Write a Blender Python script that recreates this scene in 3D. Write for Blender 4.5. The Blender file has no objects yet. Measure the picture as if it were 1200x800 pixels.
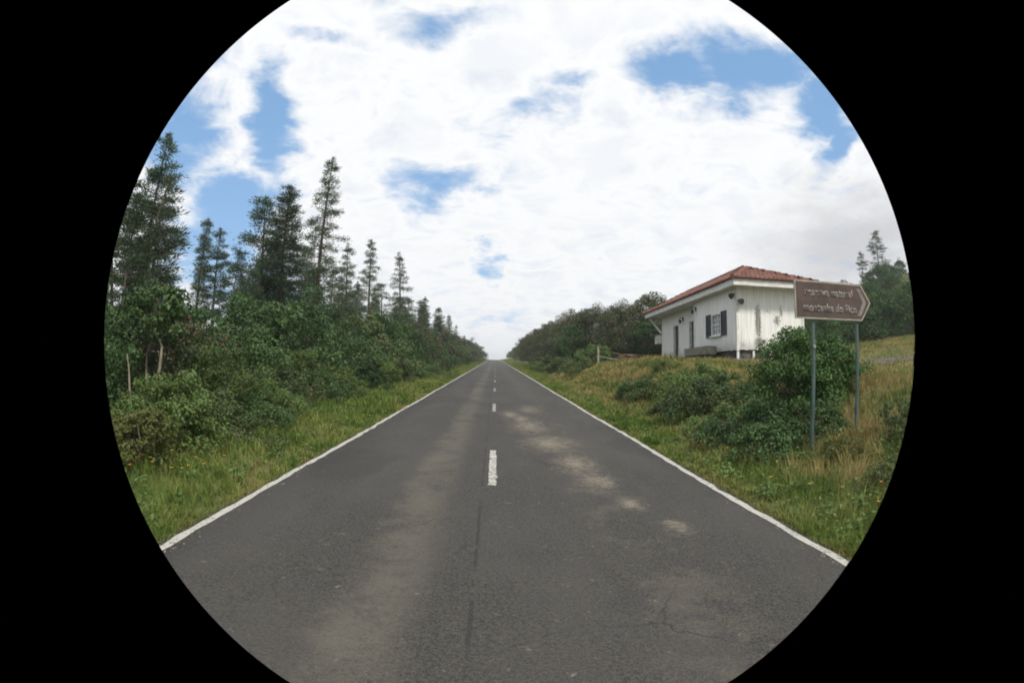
import bpy, bmesh, math, random
import numpy as np
from mathutils import Vector, Matrix, noise as mnoise

# ------------------------------------------------------------------ camera, sky, sun, exposure
S = bpy.context.scene
COL = S.collection
R = math.radians
SLOPE = math.tan(R(1.87))           # the road climbs gently

cd = bpy.data.cameras.new('camera')
cam = bpy.data.objects.new('camera', cd)
COL.objects.link(cam)
S.camera = cam
cd.type = 'PANO'                    # the photograph was taken through a circular fisheye lens
cd.sensor_fit = 'HORIZONTAL'
cd.sensor_width = 36.0
cd.sensor_height = 24.0
cd.clip_start = 0.05
cd.clip_end = 5000
pc = cd if hasattr(cd, 'panorama_type') else cd.cycles
pc.panorama_type = 'FISHEYE_EQUISOLID'
pc.fisheye_lens = 19.5
pc.fisheye_fov = R(85.7)
cd.shift_x = 0.0025
yaw, pit, roll = R(1.5), R(3.47), R(0.8)
f = Vector((math.sin(yaw) * math.cos(pit), math.cos(yaw) * math.cos(pit), math.sin(pit)))
r0 = Vector((math.cos(yaw), -math.sin(yaw), 0))
u0 = r0.cross(f)
rr = r0 * math.cos(roll) + u0 * math.sin(roll)
uu = u0 * math.cos(roll) - r0 * math.sin(roll)
cam.matrix_world = Matrix(((rr.x, uu.x, -f.x, 0), (rr.y, uu.y, -f.y, 0), (rr.z, uu.z, -f.z, 1.6), (0, 0, 0, 1)))

S.view_settings.view_transform = 'Standard'
S.view_settings.look = 'None'
S.view_settings.exposure = 0.5
S.view_settings.gamma = 1.0
S.cycles.filter_width = 1.8
S.cycles.max_bounces = 6
S.cycles.transparent_max_bounces = 8

SUN_EL, SUN_ROT = R(52), R(150)
sl = bpy.data.lights.new('sun', 'SUN')
sl.energy = 2.7
sl.angle = R(9)
sl.color = (1.0, 0.95, 0.87)
sun = bpy.data.objects.new('sun', sl)
COL.objects.link(sun)
sd = Vector((math.sin(SUN_ROT) * math.cos(SUN_EL), math.cos(SUN_ROT) * math.cos(SUN_EL), math.sin(SUN_EL)))
sun.rotation_euler = sd.to_track_quat('Z', 'Y').to_euler()
sun.location = sd * 60


class NT:
    """small node builder"""
    def __init__(self, tree):
        self.t = tree
        self.n = tree.nodes
        self.l = tree.links

    def node(self, kind, ins=None, **props):
        nd = self.n.new(kind)
        for k, v in props.items():
            setattr(nd, k, v)
        for k, v in (ins or {}).items():
            self.set(nd.inputs[k], v)
        return nd

    def set(self, sock, v):
        if isinstance(v, bpy.types.NodeSocket):
            self.l.new(v, sock)
        else:
            sock.default_value = v

    def math(self, op, a, b=None, c=None, clamp=False):
        nd = self.n.new('ShaderNodeMath')
        nd.operation = op
        nd.use_clamp = clamp
        for i, v in enumerate((a, b, c)):
            if v is not None:
                self.set(nd.inputs[i], v)
        return nd.outputs[0]

    def vmath(self, op, a, b=None):
        nd = self.n.new('ShaderNodeVectorMath')
        nd.operation = op
        self.set(nd.inputs[0], a)
        if b is not None:
            self.set(nd.inputs[1], b)
        return nd

    def noise(self, vec, scale, detail=4, rough=0.55, dist=0.0):
        nd = self.node('ShaderNodeTexNoise', {'Scale': scale, 'Detail': detail, 'Roughness': rough, 'Distortion': dist})
        if vec is not None:
            self.set(nd.inputs['Vector'], vec)
        return nd.outputs['Fac']

    def ramp(self, fac, lo, hi, smooth=True):
        nd = self.node('ShaderNodeMapRange', {'Value': fac, 'From Min': lo, 'From Max': hi})
        if smooth:
            nd.interpolation_type = 'SMOOTHSTEP'
        return nd.outputs['Result']

    def mix(self, fac, a, b):
        nd = self.n.new('ShaderNodeMix')
        nd.data_type = 'RGBA'
        self.set(nd.inputs[0], fac)
        self.set(nd.inputs[6], a if isinstance(a, bpy.types.NodeSocket) else (*a, 1))
        self.set(nd.inputs[7], b if isinstance(b, bpy.types.NodeSocket) else (*b, 1))
        return nd.outputs[2]

    def scalevec(self, vec, s):
        nd = self.n.new('ShaderNodeVectorMath')
        nd.operation = 'MULTIPLY'
        self.set(nd.inputs[0], vec)
        nd.inputs[1].default_value = s
        return nd.outputs[0]


W = bpy.data.worlds.new('World')
S.world = W
W.use_nodes = True
w = NT(W.node_tree)
w.n.clear()
wout = w.node('ShaderNodeOutputWorld')
bg = w.node('ShaderNodeBackground', {'Strength': 0.1})
sky = w.node('ShaderNodeTexSky')
sky.sky_type = 'NISHITA'
sky.sun_disc = False
sky.sun_elevation = SUN_EL
sky.sun_rotation = SUN_ROT
sky.air_density = 1.0
sky.dust_density = 1.5
tc = w.node('ShaderNodeTexCoord')
dirv = tc.outputs['Generated']
sep = w.node('ShaderNodeSeparateXYZ', {'Vector': dirv})
zz = w.math('MAXIMUM', sep.outputs['Z'], 0.0)
den = w.math('ADD', zz, 0.22)
flat = w.node('ShaderNodeCombineXYZ', {'X': w.math('DIVIDE', sep.outputs['X'], den), 'Y': w.math('DIVIDE', sep.outputs['Y'], den), 'Z': 0.0}).outputs[0]
n1 = w.noise(flat, 1.9, 8, 0.58, 0.25)
n2 = w.noise(flat, 5.0, 9, 0.62, 0.5)
warp = w.node('ShaderNodeTexNoise', {'Vector': flat, 'Scale': 3.2, 'Detail': 5, 'Roughness': 0.6})
wv = w.vmath('SUBTRACT', warp.outputs['Color'], (0.5, 0.5, 0.5)).outputs[0]
dw = w.vmath('ADD', dirv, w.scalevec(wv, (0.20, 0.20, 0.20))).outputs[0]
# gaps of blue between the clouds: (direction, reach along x, reach along z, strength)
GAPS = [((-0.55, 0.67, 0.50), 0.12, 0.14, 1.0), ((-0.54, 0.74, 0.39), 0.09, 0.12, 1.0), ((-0.395, 0.83, 0.42), 0.055, 0.13, 1.05), ((-0.50, 0.84, 0.20), 0.12, 0.08, 0.95),
        ((-0.46, 0.84, 0.285), 0.11, 0.085, 1.15), ((-0.10, 0.94, 0.335), 0.095, 0.045, 0.8), ((-0.01, 0.98, 0.20), 0.05, 0.03, 0.6),
        ((0.31, 0.80, 0.51), 0.12, 0.05, 1.0), ((0.42, 0.75, 0.52), 0.12, 0.07, 1.05), ((0.53, 0.73, 0.44), 0.08, 0.095, 1.05),
        ((0.565, 0.74, 0.37), 0.045, 0.07, 0.9), ((-0.12, 0.79, 0.60), 0.13, 0.035, 0.62), ((0.11, 0.86, 0.50), 0.05, 0.025, 0.6),
        ((0.06, 0.88, 0.45), 0.10, 0.03, 0.55), ((-0.42, 0.86, 0.13), 0.12, 0.06, 0.8), ((0.03, 0.99, 0.10), 0.16, 0.03, 0.28), ((-0.30, 0.78, 0.55), 0.09, 0.03, 0.5)]
gap = None
for d, ax, az, st in GAPS:
    q = w.vmath('SUBTRACT', dw, Vector(d).normalized()).outputs[0]
    q = w.scalevec(q, (1 / ax, 0.9 / ax, 1 / az))
    ln = w.vmath('LENGTH', q).outputs['Value']
    g = w.math('MULTIPLY', w.ramp(ln, 1.5, 0.0), st)
    gap = g if gap is None else w.math('MAXIMUM', gap, g)
# away from the part of the sky in view the same mix of cloud and gaps goes on as plain noise
front = w.ramp(sep.outputs['Y'], 0.35, 0.62)
gen = w.math('MULTIPLY', w.ramp(n1, 0.50, 0.34), 1.0)
gapall = w.math('ADD', w.math('MULTIPLY', gap, front), w.math('MULTIPLY', gen, w.math('SUBTRACT', 1.0, front)))
cov = w.math('ADD', w.math('SUBTRACT', gapall, 0.34), w.math('MULTIPLY', w.math('SUBTRACT', n2, 0.5), 1.75))
blue = w.ramp(cov, -0.30, 0.52)
up = w.vmath('ADD', flat, (0.0, 0.10, 0.0)).outputs[0]
n1u = w.noise(up, 1.9, 8, 0.58, 0.25)
lit = w.ramp(w.math('SUBTRACT', n1, n1u), -0.10, 0.03)
cl_tex = w.math('ADD', w.math('MULTIPLY', lit, 0.5), w.math('MULTIPLY', w.ramp(n2, 0.30, 0.6), 0.5))
near = w.ramp(cov, -0.75, -0.25)
cl_tex = w.math('MAXIMUM', cl_tex, near)
# a grey cloud hangs low over the hill on the right
qg = w.scalevec(w.vmath('SUBTRACT', dw, Vector((0.60, 0.74, 0.215)).normalized()).outputs[0], (1 / 0.24, 1 / 0.24, 1 / 0.11))
grey = w.ramp(w.vmath('LENGTH', qg).outputs['Value'], 1.25, 0.1)
cloud = w.mix(cl_tex, (5.8, 6.1, 6.55), (7.15, 7.2, 7.25))
cloud = w.mix(w.math('MULTIPLY', grey, 0.75), cloud, (3.7, 3.75, 3.9))
skyc = w.mix(0.55, sky.outputs[0], (1.9, 3.9, 6.7))
col = w.mix(blue, cloud, skyc)
w.set(bg.inputs['Color'], col)
w.l.new(bg.outputs[0], wout.inputs['Surface'])


# ------------------------------------------------------------------ helpers
def obj(name, me, mat=None, parent=None, kind=None):
    o = bpy.data.objects.new(name, me)
    COL.objects.link(o)
    if mat and me is not None and not me.materials:
        me.materials.append(mat)
    if parent:
        o.parent = parent
    if kind:
        o['kind'] = kind
    return o


def thing(name, label, cat, loc=(0, 0, 0), rot=(0, 0, 0), group=None):
    o = bpy.data.objects.new(name, None)
    COL.objects.link(o)
    o.empty_display_size = 0.2
    o.location = loc
    o.rotation_euler = rot
    tag(o, label, cat, group)
    return o


def tag(o, label, cat, group=None):
    o['label'] = label
    o['category'] = cat
    if group:
        o['group'] = group
    return o


def mesh_np(name, verts, tris, smooth=False):
    """mesh from numpy arrays; tris is (n, k) with one k"""
    verts = np.asarray(verts, dtype=np.float32)
    tris = np.asarray(tris, dtype=np.int32)
    me = bpy.data.meshes.new(name)
    k = tris.shape[1]
    me.vertices.add(len(verts))
    me.vertices.foreach_set('co', verts.ravel())
    me.loops.add(tris.size)
    me.loops.foreach_set('vertex_index', tris.ravel())
    me.polygons.add(len(tris))
    me.polygons.foreach_set('loop_start', np.arange(0, tris.size, k, dtype=np.int32))
    me.polygons.foreach_set('loop_total', np.full(len(tris), k, dtype=np.int32))
    if smooth:
        me.polygons.foreach_set('use_smooth', np.ones(len(tris), dtype=bool))
    me.update()
    me.validate()
    return me


class MB:
    """collects boxes, prisms and tubes into one mesh"""
    def __init__(self):
        self.v, self.f = [], []

    def add(self, vs, fs):
        n = len(self.v)
        self.v += [tuple(p) for p in vs]
        self.f += [tuple(i + n for i in q) for q in fs]
        return self

    def box(self, x0, x1, y0, y1, z0, z1, M=None):
        vs = [Vector(p) for p in ((x0, y0, z0), (x1, y0, z0), (x1, y1, z0), (x0, y1, z0), (x0, y0, z1), (x1, y0, z1), (x1, y1, z1), (x0, y1, z1))]
        if M is not None:
            vs = [M @ p for p in vs]
        return self.add(vs, [(0, 3, 2, 1), (4, 5, 6, 7), (0, 1, 5, 4), (1, 2, 6, 5), (2, 3, 7, 6), (3, 0, 4, 7)])

    def tube(self, pts, rads, n=7, cap=True):
        pts = [Vector(p) for p in pts]
        rings = []
        base = len(self.v)
        for i, p in enumerate(pts):
            d = (pts[min(i + 1, len(pts) - 1)] - pts[max(i - 1, 0)])
            if d.length < 1e-6:
                d = Vector((0, 0, 1))
            d.normalize()
            a = d.orthogonal() if abs(d.z) < 0.9 else d.cross(Vector((0, 1, 0)))
            a.normalize()
            b = d.cross(a)
            for k in range(n):
                t = 2 * math.pi * k / n
                self.v.append(tuple(p + (a * math.cos(t) + b * math.sin(t)) * rads[i]))
        for i in range(len(pts) - 1):
            for k in range(n):
                k2 = (k + 1) % n
                self.f.append((base + i * n + k, base + i * n + k2, base + (i + 1) * n + k2, base + (i + 1) * n + k))
        if cap:
            self.f.append(tuple(base + k for k in reversed(range(n))))
            self.f.append(tuple(base + (len(pts) - 1) * n + k for k in range(n)))
        return self

    def prism(self, poly, y0, y1):
        """polygon in x, z extruded along y"""
        n = len(poly)
        vs = [(x, y0, z) for x, z in poly] + [(x, y1, z) for x, z in poly]
        fs = [tuple(range(n)), tuple(reversed(range(n, 2 * n)))]
        for i in range(n):
            j = (i + 1) % n
            fs.append((i, i + n, j + n, j))
        return self.add(vs, fs)

    def mesh(self, name, smooth=False, bevel=0):
        me = bpy.data.meshes.new(name)
        me.from_pydata(self.v, [], self.f)
        bm = bmesh.new()
        bm.from_mesh(me)
        if bevel:
            bmesh.ops.bevel(bm, geom=[e for e in bm.edges], offset=bevel, segments=1, affect='EDGES', clamp_overlap=True)
        bmesh.ops.recalc_face_normals(bm, faces=bm.faces)
        bm.to_mesh(me)
        bm.free()
        if smooth:
            for p in me.polygons:
                p.use_smooth = True
        return me

    def build(self, name, mat, parent=None, smooth=False, bevel=0, kind=None):
        return obj(name, self.mesh(name, smooth, bevel), mat, parent, kind)


def new_mat(name):
    m = bpy.data.materials.new(name)
    m.use_nodes = True
    t = NT(m.node_tree)
    t.n.clear()
    out = t.node('ShaderNodeOutputMaterial')
    return m, t, out


def principled(t, out, color, rough=0.8, bump=None, bdist=0.01, bstr=0.5, spec=0.3, metallic=0.0):
    b = t.node('ShaderNodeBsdfPrincipled')
    t.set(b.inputs['Base Color'], color if isinstance(color, bpy.types.NodeSocket) else (*color, 1))
    t.set(b.inputs['Roughness'], rough)
    b.inputs['Specular IOR Level'].default_value = spec
    b.inputs['Metallic'].default_value = metallic
    if bump is not None:
        bn = t.node('ShaderNodeBump', {'Height': bump, 'Strength': bstr, 'Distance': bdist})
        t.l.new(bn.outputs[0], b.inputs['Normal'])
    t.l.new(b.outputs[0], out.inputs['Surface'])
    return b


def simple_mat(name, c1, c2=None, scale=6, rough=0.7, spec=0.3, stretch=(1, 1, 1), metallic=0.0, lo=0.35, hi=0.65, bump=0.3):
    m, t, out = new_mat(name)
    tcn = t.node('ShaderNodeTexCoord').outputs['Object']
    v = t.scalevec(tcn, stretch)
    n = t.noise(v, scale, 6, 0.6)
    principled(t, out, t.mix(t.ramp(n, lo, hi), c1, c2 or c1), rough, n, 0.01, bump, spec, metallic)
    return m


def leaf_mat(name, c1, c2, c3=None, p3=0.0, trans=0.28, patch=0.8):
    """leaves: each its own shade, with drifts of hue through the plant"""
    m, t, out = new_mat(name)
    geo = t.node('ShaderNodeNewGeometry')
    rnd = geo.outputs['Random Per Island']
    oi = t.node('ShaderNodeObjectInfo')
    tcn = t.node('ShaderNodeTexCoord').outputs['Object']
    off = t.node('ShaderNodeCombineXYZ', {'X': t.math('MULTIPLY', oi.outputs['Random'], 50.0), 'Y': 0.0, 'Z': 0.0}).outputs[0]
    n = t.noise(t.vmath('ADD', tcn, off).outputs[0], patch, 3, 0.5)
    fac = t.math('ADD', t.math('MULTIPLY', rnd, 0.5), t.math('MULTIPLY', t.ramp(n, 0.3, 0.7), 0.5))
    c = t.mix(fac, c1, c2)
    if c3:
        nn = t.math('ADD', t.math('MULTIPLY', t.noise(t.vmath('ADD', tcn, off).outputs[0], patch * 1.7 + 0.3, 3, 0.6), 0.6), t.math('MULTIPLY', rnd, 0.4))
        c = t.mix(t.ramp(nn, 0.78 - p3 * 0.6, 0.86 - p3 * 0.5), c, c3)
    hs = t.node('ShaderNodeHueSaturation', {'Color': c, 'Hue': 0.5, 'Saturation': 1.0})
    t.set(hs.inputs['Value'], t.math('ADD', 0.78, t.math('MULTIPLY', oi.outputs['Random'], 0.45)))
    c = hs.outputs[0]
    d = t.node('ShaderNodeBsdfPrincipled')
    t.set(d.inputs['Base Color'], c)
    d.inputs['Roughness'].default_value = 0.55
    d.inputs['Specular IOR Level'].default_value = 0.25
    tr = t.node('ShaderNodeBsdfTranslucent')
    t.set(tr.inputs['Color'], c)
    mx = t.node('ShaderNodeMixShader', {0: trans})
    t.l.new(d.outputs[0], mx.inputs[1])
    t.l.new(tr.outputs[0], mx.inputs[2])
    t.l.new(mx.outputs[0], out.inputs['Surface'])
    return m


# ------------------------------------------------------------------ terrain
def sstep(a, b, x):
    t = np.clip((np.asarray(x, float) - a) / (b - a), 0, 1)
    return t * t * (3 - 2 * t)


def road_z(y):
    y = np.asarray(y, float)
    base = SLOPE * np.minimum(y, 290.0)
    k = np.maximum(y - 290.0, 0)
    return base + np.where(k < 40, SLOPE * (k - k * k / 50.0), SLOPE * (40 - 32) - 0.02 * (k - 40))


def lown(x, y, s=1.0, seed=0.0):
    """cheap smooth noise, -1..1"""
    x = np.asarray(x, float) * s + seed
    y = np.asarray(y, float) * s - seed * 1.7
    return (np.sin(x * 1.3 + 2.1 * np.sin(y * 0.7 + 0.3)) + np.sin(y * 1.7 + 1.6 * np.sin(x * 0.9 + 1.1)) + np.sin((x + y) * 2.3 + 1.3 * np.sin(x * 1.9 - y))) / 3.0


BX = [-50, -0.12, -0.06, 0.6, 1.2, 1.7, 2.55, 3.4, 4.2, 5.2, 7.0]
BZ = [-0.06, -0.06, 0.0, 0.05, 0.10, 0.19, 0.52, 0.92, 1.2, 1.36, 1.45]


def ground_z(x, y):
    x = np.asarray(x, float)
    y = np.asarray(y, float)
    d = x - 2.9
    steep = 1.0 + 0.35 * sstep(8, 20, y)
    bank = np.interp(np.where(d > 0.6, 0.6 + (d - 0.6) * steep, d), BX, BZ)
    lvl = np.interp(y, [0, 8, 16, 23, 35, 60, 300], [0.95, 0.90, 0.88, 1.09, 0.90, 0.72, 0.6])
    right = np.where(bank > 0, bank * lvl, bank)
    right = right + 0.12 * np.clip(x - 16, 0, 20) + 11.5 * sstep(36, 64, x) + 3 * sstep(64, 110, x)
    dl = -2.85 - x
    left = np.interp(dl, [-50, -0.12, -0.06, 0.5, 1.6, 2.6, 4, 8, 40], [-0.06, -0.06, 0.0, 0.05, 0.10, 0.22, 0.35, 0.4, 0.2])
    z = road_z(y) + np.where(x > 0, right, left)
    out = np.maximum(d, dl)
    bump = 0.05 * lown(x, y, 0.9) + 0.025 * lown(x, y, 2.7, 3.0)
    return z + bump * sstep(0.3, 2.0, out) + 0.4 * lown(x, y, 0.08, 9) * sstep(18, 40, out)


def gz(x, y):
    return float(ground_z(x, y))


def grid(xs, ys, zfun):
    X, Y = np.meshgrid(xs, ys)
    V = np.stack([X.ravel(), Y.ravel(), zfun(X, Y).ravel()], 1)
    nx, ny = len(xs), len(ys)
    i = (np.arange(ny - 1)[:, None] * nx + np.arange(nx - 1)[None, :]).ravel()
    F = np.stack([i, i + 1, i + 1 + nx, i + nx], 1)
    return V, F


xs = np.concatenate([[-1500, -700, -350, -180, -100, -60, -40, -30, -24, -20, -17], np.arange(-15, 17.01, 0.25), np.arange(18, 70, 2.0), [75, 82, 90, 100, 115, 140, 180, 300, 600, 1500]])
ys = np.concatenate([[-120, -60, -30, -15, -8], np.arange(-4, 50, 0.4), np.arange(50, 120, 2.0), np.arange(120, 420, 8.0), [450, 520, 700, 1000, 1600, 2500]])
V, F = grid(xs, ys, ground_z)

m, t, out = new_mat('meadow_soil')
pos = t.node('ShaderNodeNewGeometry').outputs['Position']
na = t.noise(pos, 0.35, 5, 0.6)
nb = t.noise(pos, 3.0, 6, 0.65)
nc = t.noise(pos, 22.0, 4, 0.7)
c = t.mix(t.ramp(nb, 0.35, 0.65), (0.060, 0.085, 0.028), (0.115, 0.125, 0.045))
c = t.mix(t.ramp(na, 0.42, 0.62), c, (0.17, 0.145, 0.065))
c = t.mix(t.math('MULTIPLY', t.ramp(nc, 0.45, 0.7), 0.7), c, (0.055, 0.045, 0.028))
principled(t, out, c, 0.95, nc, 0.03, 0.8, 0.1)
M_GROUND = m
obj('ground', mesh_np('ground', V, F, True), M_GROUND, kind='structure')

# road: asphalt worn pale along the wheel tracks, patches of dusty gravel
m, t, out = new_mat('asphalt')
pos = t.node('ShaderNodeNewGeometry').outputs['Position']
sp = t.node('ShaderNodeSeparateXYZ', {'Vector': pos})
px, py = sp.outputs['X'], sp.outputs['Y']
fine = t.math('ADD', t.math('MULTIPLY', t.noise(pos, 120.0, 3, 0.8), 0.5), t.math('MULTIPLY', t.noise(pos, 42.0, 4, 0.8), 0.5))
grit = t.node('ShaderNodeTexVoronoi', {'Vector': pos, 'Scale': 70.0}).outputs['Distance']
mid = t.noise(pos, 2.2, 6, 0.65, 0.4)
big = t.noise(t.scalevec(pos, (1.0, 0.35, 1.0)), 0.9, 5, 0.6)
c = t.mix(t.ramp(fine, 0.40, 0.60), (0.018, 0.017, 0.016), (0.078, 0.073, 0.065))
c = t.mix(t.math('MULTIPLY', t.ramp(big, 0.4, 0.65), 0.45), c, (0.068, 0.064, 0.058))
# worn strip left of the centre line
xw = t.math('ADD', px, t.math('MULTIPLY', t.math('SUBTRACT', mid, 0.5), 0.6))
strip = t.math('SUBTRACT', 1.0, t.ramp(t.math('ABSOLUTE', t.math('ADD', xw, 0.74)), 0.10, 0.40))
c = t.mix(t.math('MULTIPLY', t.math('MULTIPLY', strip, t.ramp(t.math('ADD', t.math('MULTIPLY', mid, 0.6), t.math('MULTIPLY', t.noise(pos, 16.0, 6, 0.75), 0.4)), 0.34, 0.60)), 0.44), c, (0.145, 0.130, 0.10))
strip2 = t.math('SUBTRACT', 1.0, t.ramp(t.math('ABSOLUTE', t.math('SUBTRACT', xw, 1.35)), 0.1, 0.6))
c = t.mix(t.math('MULTIPLY', t.math('MULTIPLY', strip2, t.ramp(mid, 0.45, 0.65)), 0.25), c, (0.15, 0.135, 0.10))
# patches of pale gravel
rough_n = t.noise(pos, 7.0, 8, 0.78, 0.9)
dust = None
for (x0, y0, ax, ay) in [(1.02, 10.2, 0.42, 0.85), (0.80, 12.7, 0.36, 1.2), (0.70, 14.2, 0.22, 0.8), (1.22, 8.2, 0.28, 0.7), (1.36, 7.0, 0.2, 0.45), (0.45, 15.2, 0.22, 0.9), (1.15, 16.8, 0.3, 1.0),
                         (1.5, 5.8, 0.10, 0.22), (1.75, 4.9, 0.12, 0.2)]:
    dx = t.math('DIVIDE', t.math('SUBTRACT', px, x0), ax)
    dy = t.math('DIVIDE', t.math('SUBTRACT', py, y0), ay)
    e = t.math('SQRT', t.math('ADD', t.math('MULTIPLY', dx, dx), t.math('MULTIPLY', dy, dy)))
    g = t.math('SUBTRACT', 1.35 if x0 > 0 else 0.95, e)
    dust = g if dust is None else t.math('MAXIMUM', dust, g)
dm = t.ramp(t.math('ADD', dust, t.math('MULTIPLY', t.math('SUBTRACT', rough_n, 0.58), 5.5)), -0.7, 1.5)
dustc = t.mix(t.ramp(fine, 0.35, 0.65), (0.15, 0.125, 0.09), (0.33, 0.29, 0.215))
c = t.mix(t.math('MULTIPLY', dm, 0.68), c, dustc)
# hairline cracks, a tar seam beside the centre line, darker mends
vor = t.node('ShaderNodeTexVoronoi', {'Vector': t.vmath('ADD', pos, t.scalevec(t.node('ShaderNodeTexNoise', {'Vector': pos, 'Scale': 2.5, 'Detail': 4}).outputs['Color'], (0.5, 0.5, 0.0))).outputs[0], 'Scale': 0.55}, feature='DISTANCE_TO_EDGE')
crack = t.math('MULTIPLY', t.ramp(vor.outputs['Distance'], 0.009, 0.002), t.ramp(t.noise(pos, 0.35, 3), 0.5, 0.62))
c = t.mix(t.math('MULTIPLY', crack, 0.75), c, (0.012, 0.012, 0.012))
seam = t.ramp(t.math('ABSOLUTE', t.math('ADD', px, t.math('ADD', 0.13, t.math('MULTIPLY', t.math('SUBTRACT', mid, 0.5), 0.05)))), 0.022, 0.008)
c = t.mix(t.math('MULTIPLY', seam, t.math('MULTIPLY', t.ramp(mid, 0.40, 0.55), 0.6)), c, (0.02, 0.02, 0.02))
mend = t.ramp(t.noise(t.scalevec(pos, (1.0, 0.6, 1.0)), 0.55, 2, 0.4), 0.60, 0.64)
c = t.mix(t.math('MULTIPLY', mend, 0.35), c, (0.030, 0.030, 0.030))
# small scattered pale chips and tar specks
chip = t.noise(pos, 9.0, 5, 0.75)
c = t.mix(t.math('MULTIPLY', t.ramp(chip, 0.62, 0.72), 0.7), c, (0.20, 0.175, 0.13))
h = t.math('ADD', t.math('MULTIPLY', fine, 0.6), t.math('MULTIPLY', grit, 0.6))
principled(t, out, c, 0.88, h, 0.012, 0.75, 0.25)
M_ROAD = m
rxs = np.array([-2.80, -2.765, -2.0, -1, 0, 1, 2.0, 2.825, 2.86])
rys = np.concatenate([[-60, -30, -12], np.arange(-6, 60, 1.5), np.arange(60, 420, 6.0)])


def rz(x, y):
    return road_z(y) + 0.012 - 0.012 * (np.abs(x) / 2.9) ** 2 - 0.05 * (np.abs(x - 0.03) > 2.81)


V, F = grid(rxs, rys, rz)
road = obj('road', mesh_np('road', V, F, True), M_ROAD, kind='structure')

m, t, out = new_mat('worn_road_paint')
pos = t.node('ShaderNodeNewGeometry').outputs['Position']
nw = t.noise(pos, 14.0, 6, 0.7)
nf = t.noise(pos, 80.0, 3, 0.7)
c = t.mix(t.ramp(nf, 0.3, 0.7), (0.32, 0.31, 0.28), (0.46, 0.45, 0.41))
c = t.mix(t.math('MULTIPLY', t.ramp(nw, 0.55, 0.68), 0.8), c, (0.12, 0.115, 0.10))
principled(t, out, c, 0.8, nf, 0.006, 0.5, 0.2)
M_PAINT = m
rs = np.random.RandomState(5)
for s, xe in ((-1, -2.68), (1, 2.74)):
    yy = np.concatenate([np.arange(-6, 30, 0.25), np.arange(30, 300, 3.0)])
    wob = 0.012 * np.sin(yy * 0.7) + 0.008 * rs.randn(len(yy))
    wa = 0.045 + 0.006 * rs.randn(len(yy))
    a = np.stack([xe - wa + wob, yy, rz(xe - wa, yy) + 0.004], 1)
    b = np.stack([xe + wa + wob, yy, rz(xe + wa, yy) + 0.004], 1)
    V = np.concatenate([a, b])
    n = len(yy)
    i = np.arange(n - 1)
    o = obj('edge_line', mesh_np('edge_line', V, np.stack([i, i + n, i + n + 1, i + 1], 1)), M_PAINT, road)
m, t, out = new_mat('chipped_road_paint')
pos = t.node('ShaderNodeNewGeometry').outputs['Position']
nw = t.noise(pos, 22.0, 6, 0.75)
oi_ = t.node('ShaderNodeObjectInfo').outputs['Random']
nw2 = t.math('ADD', nw, t.math('MULTIPLY', t.math('SUBTRACT', oi_, 0.5), 0.10))
c = t.mix(t.ramp(nw2, 0.38, 0.55), (0.46, 0.45, 0.41), (0.10, 0.095, 0.085))
principled(t, out, c, 0.85, nw, 0.006, 0.5, 0.2)
M_DASH = m
for k in range(26):
    y0 = 6.75 + 9.35 * k
    yy = np.linspace(y0, y0 + 2.6, 27)
    xc = -0.01 + 0.03 * min(k, 4) / 2
    e1 = 0.006 * rs.randn(27)
    e2 = 0.006 * rs.randn(27)
    a = np.stack([xc - 0.052 + e1, yy, rz(0, yy) + 0.004], 1)
    b = np.stack([xc + 0.052 + e2, yy, rz(0, yy) + 0.004], 1)
    i = np.arange(26)
    obj('centre_dash', mesh_np('centre_dash', np.concatenate([a, b]), np.stack([i, i + 27, i + 28, i + 1], 1)), M_DASH, road)

# gravel track that crosses the meadow on the right
M_GRAVEL = simple_mat('dark_gravel', (0.055, 0.05, 0.045), (0.16, 0.14, 0.115), 9, 0.95, 0.1, bump=0.9)


def track_mesh(pts, half):
    V, F = [], []
    pts = [Vector(p) for p in pts]
    P = []
    for i in range(len(pts) - 1):
        for k in range(12):
            P.append(pts[i].lerp(pts[i + 1], k / 12))
    P.append(pts[-1])
    for i, p in enumerate(P):
        d = (P[min(i + 1, len(P) - 1)] - P[max(i - 1, 0)]).normalized()
        s = Vector((-d.y, d.x))
        for j in range(7):
            o = (j / 3 - 1) * half * (1 + 0.15 * math.sin(i * 1.7 + j))
            q = p + s * o
            V.append((q.x, q.y, gz(q.x, q.y) + 0.03))
    n = len(P)
    for i in range(n - 1):
        for j in range(6):
            a = i * 7 + j
            F.append((a, a + 1, a + 8, a + 7))
    return mesh_np('gravel_track', V, F, True)


obj('gravel_track', track_mesh([(40, 18.5), (26, 18.6), (19, 19.0), (14.5, 19.8), (11, 21.4), (8.8, 25), (9.0, 30), (9.2, 36)], 0.95), M_GRAVEL, kind='structure')

# ------------------------------------------------------------------ the roadside house
HX0, HX1 = 10.8, 14.5
HY0, HYM, HY1 = 22.9, 28.5, 36.4
FZ, WZ = 2.78, 5.62
REC = 0.55                                   # the far half of the front stands back under the eaves

m, t, out = new_mat('weathered_white_boards')
tco = t.node('ShaderNodeTexCoord').outputs['Object']
st = t.scalevec(tco, (9.0, 9.0, 0.7))
n1 = t.noise(st, 1.0, 7, 0.7, 0.3)
n2 = t.noise(tco, 1.1, 5, 0.6)
n3 = t.noise(t.scalevec(tco, (4.0, 4.0, 2.4)), 3.4, 9, 0.85, 0.3)
base = t.mix(t.ramp(n1, 0.32, 0.72), (0.82, 0.81, 0.78), (0.66, 0.65, 0.60))
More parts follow.
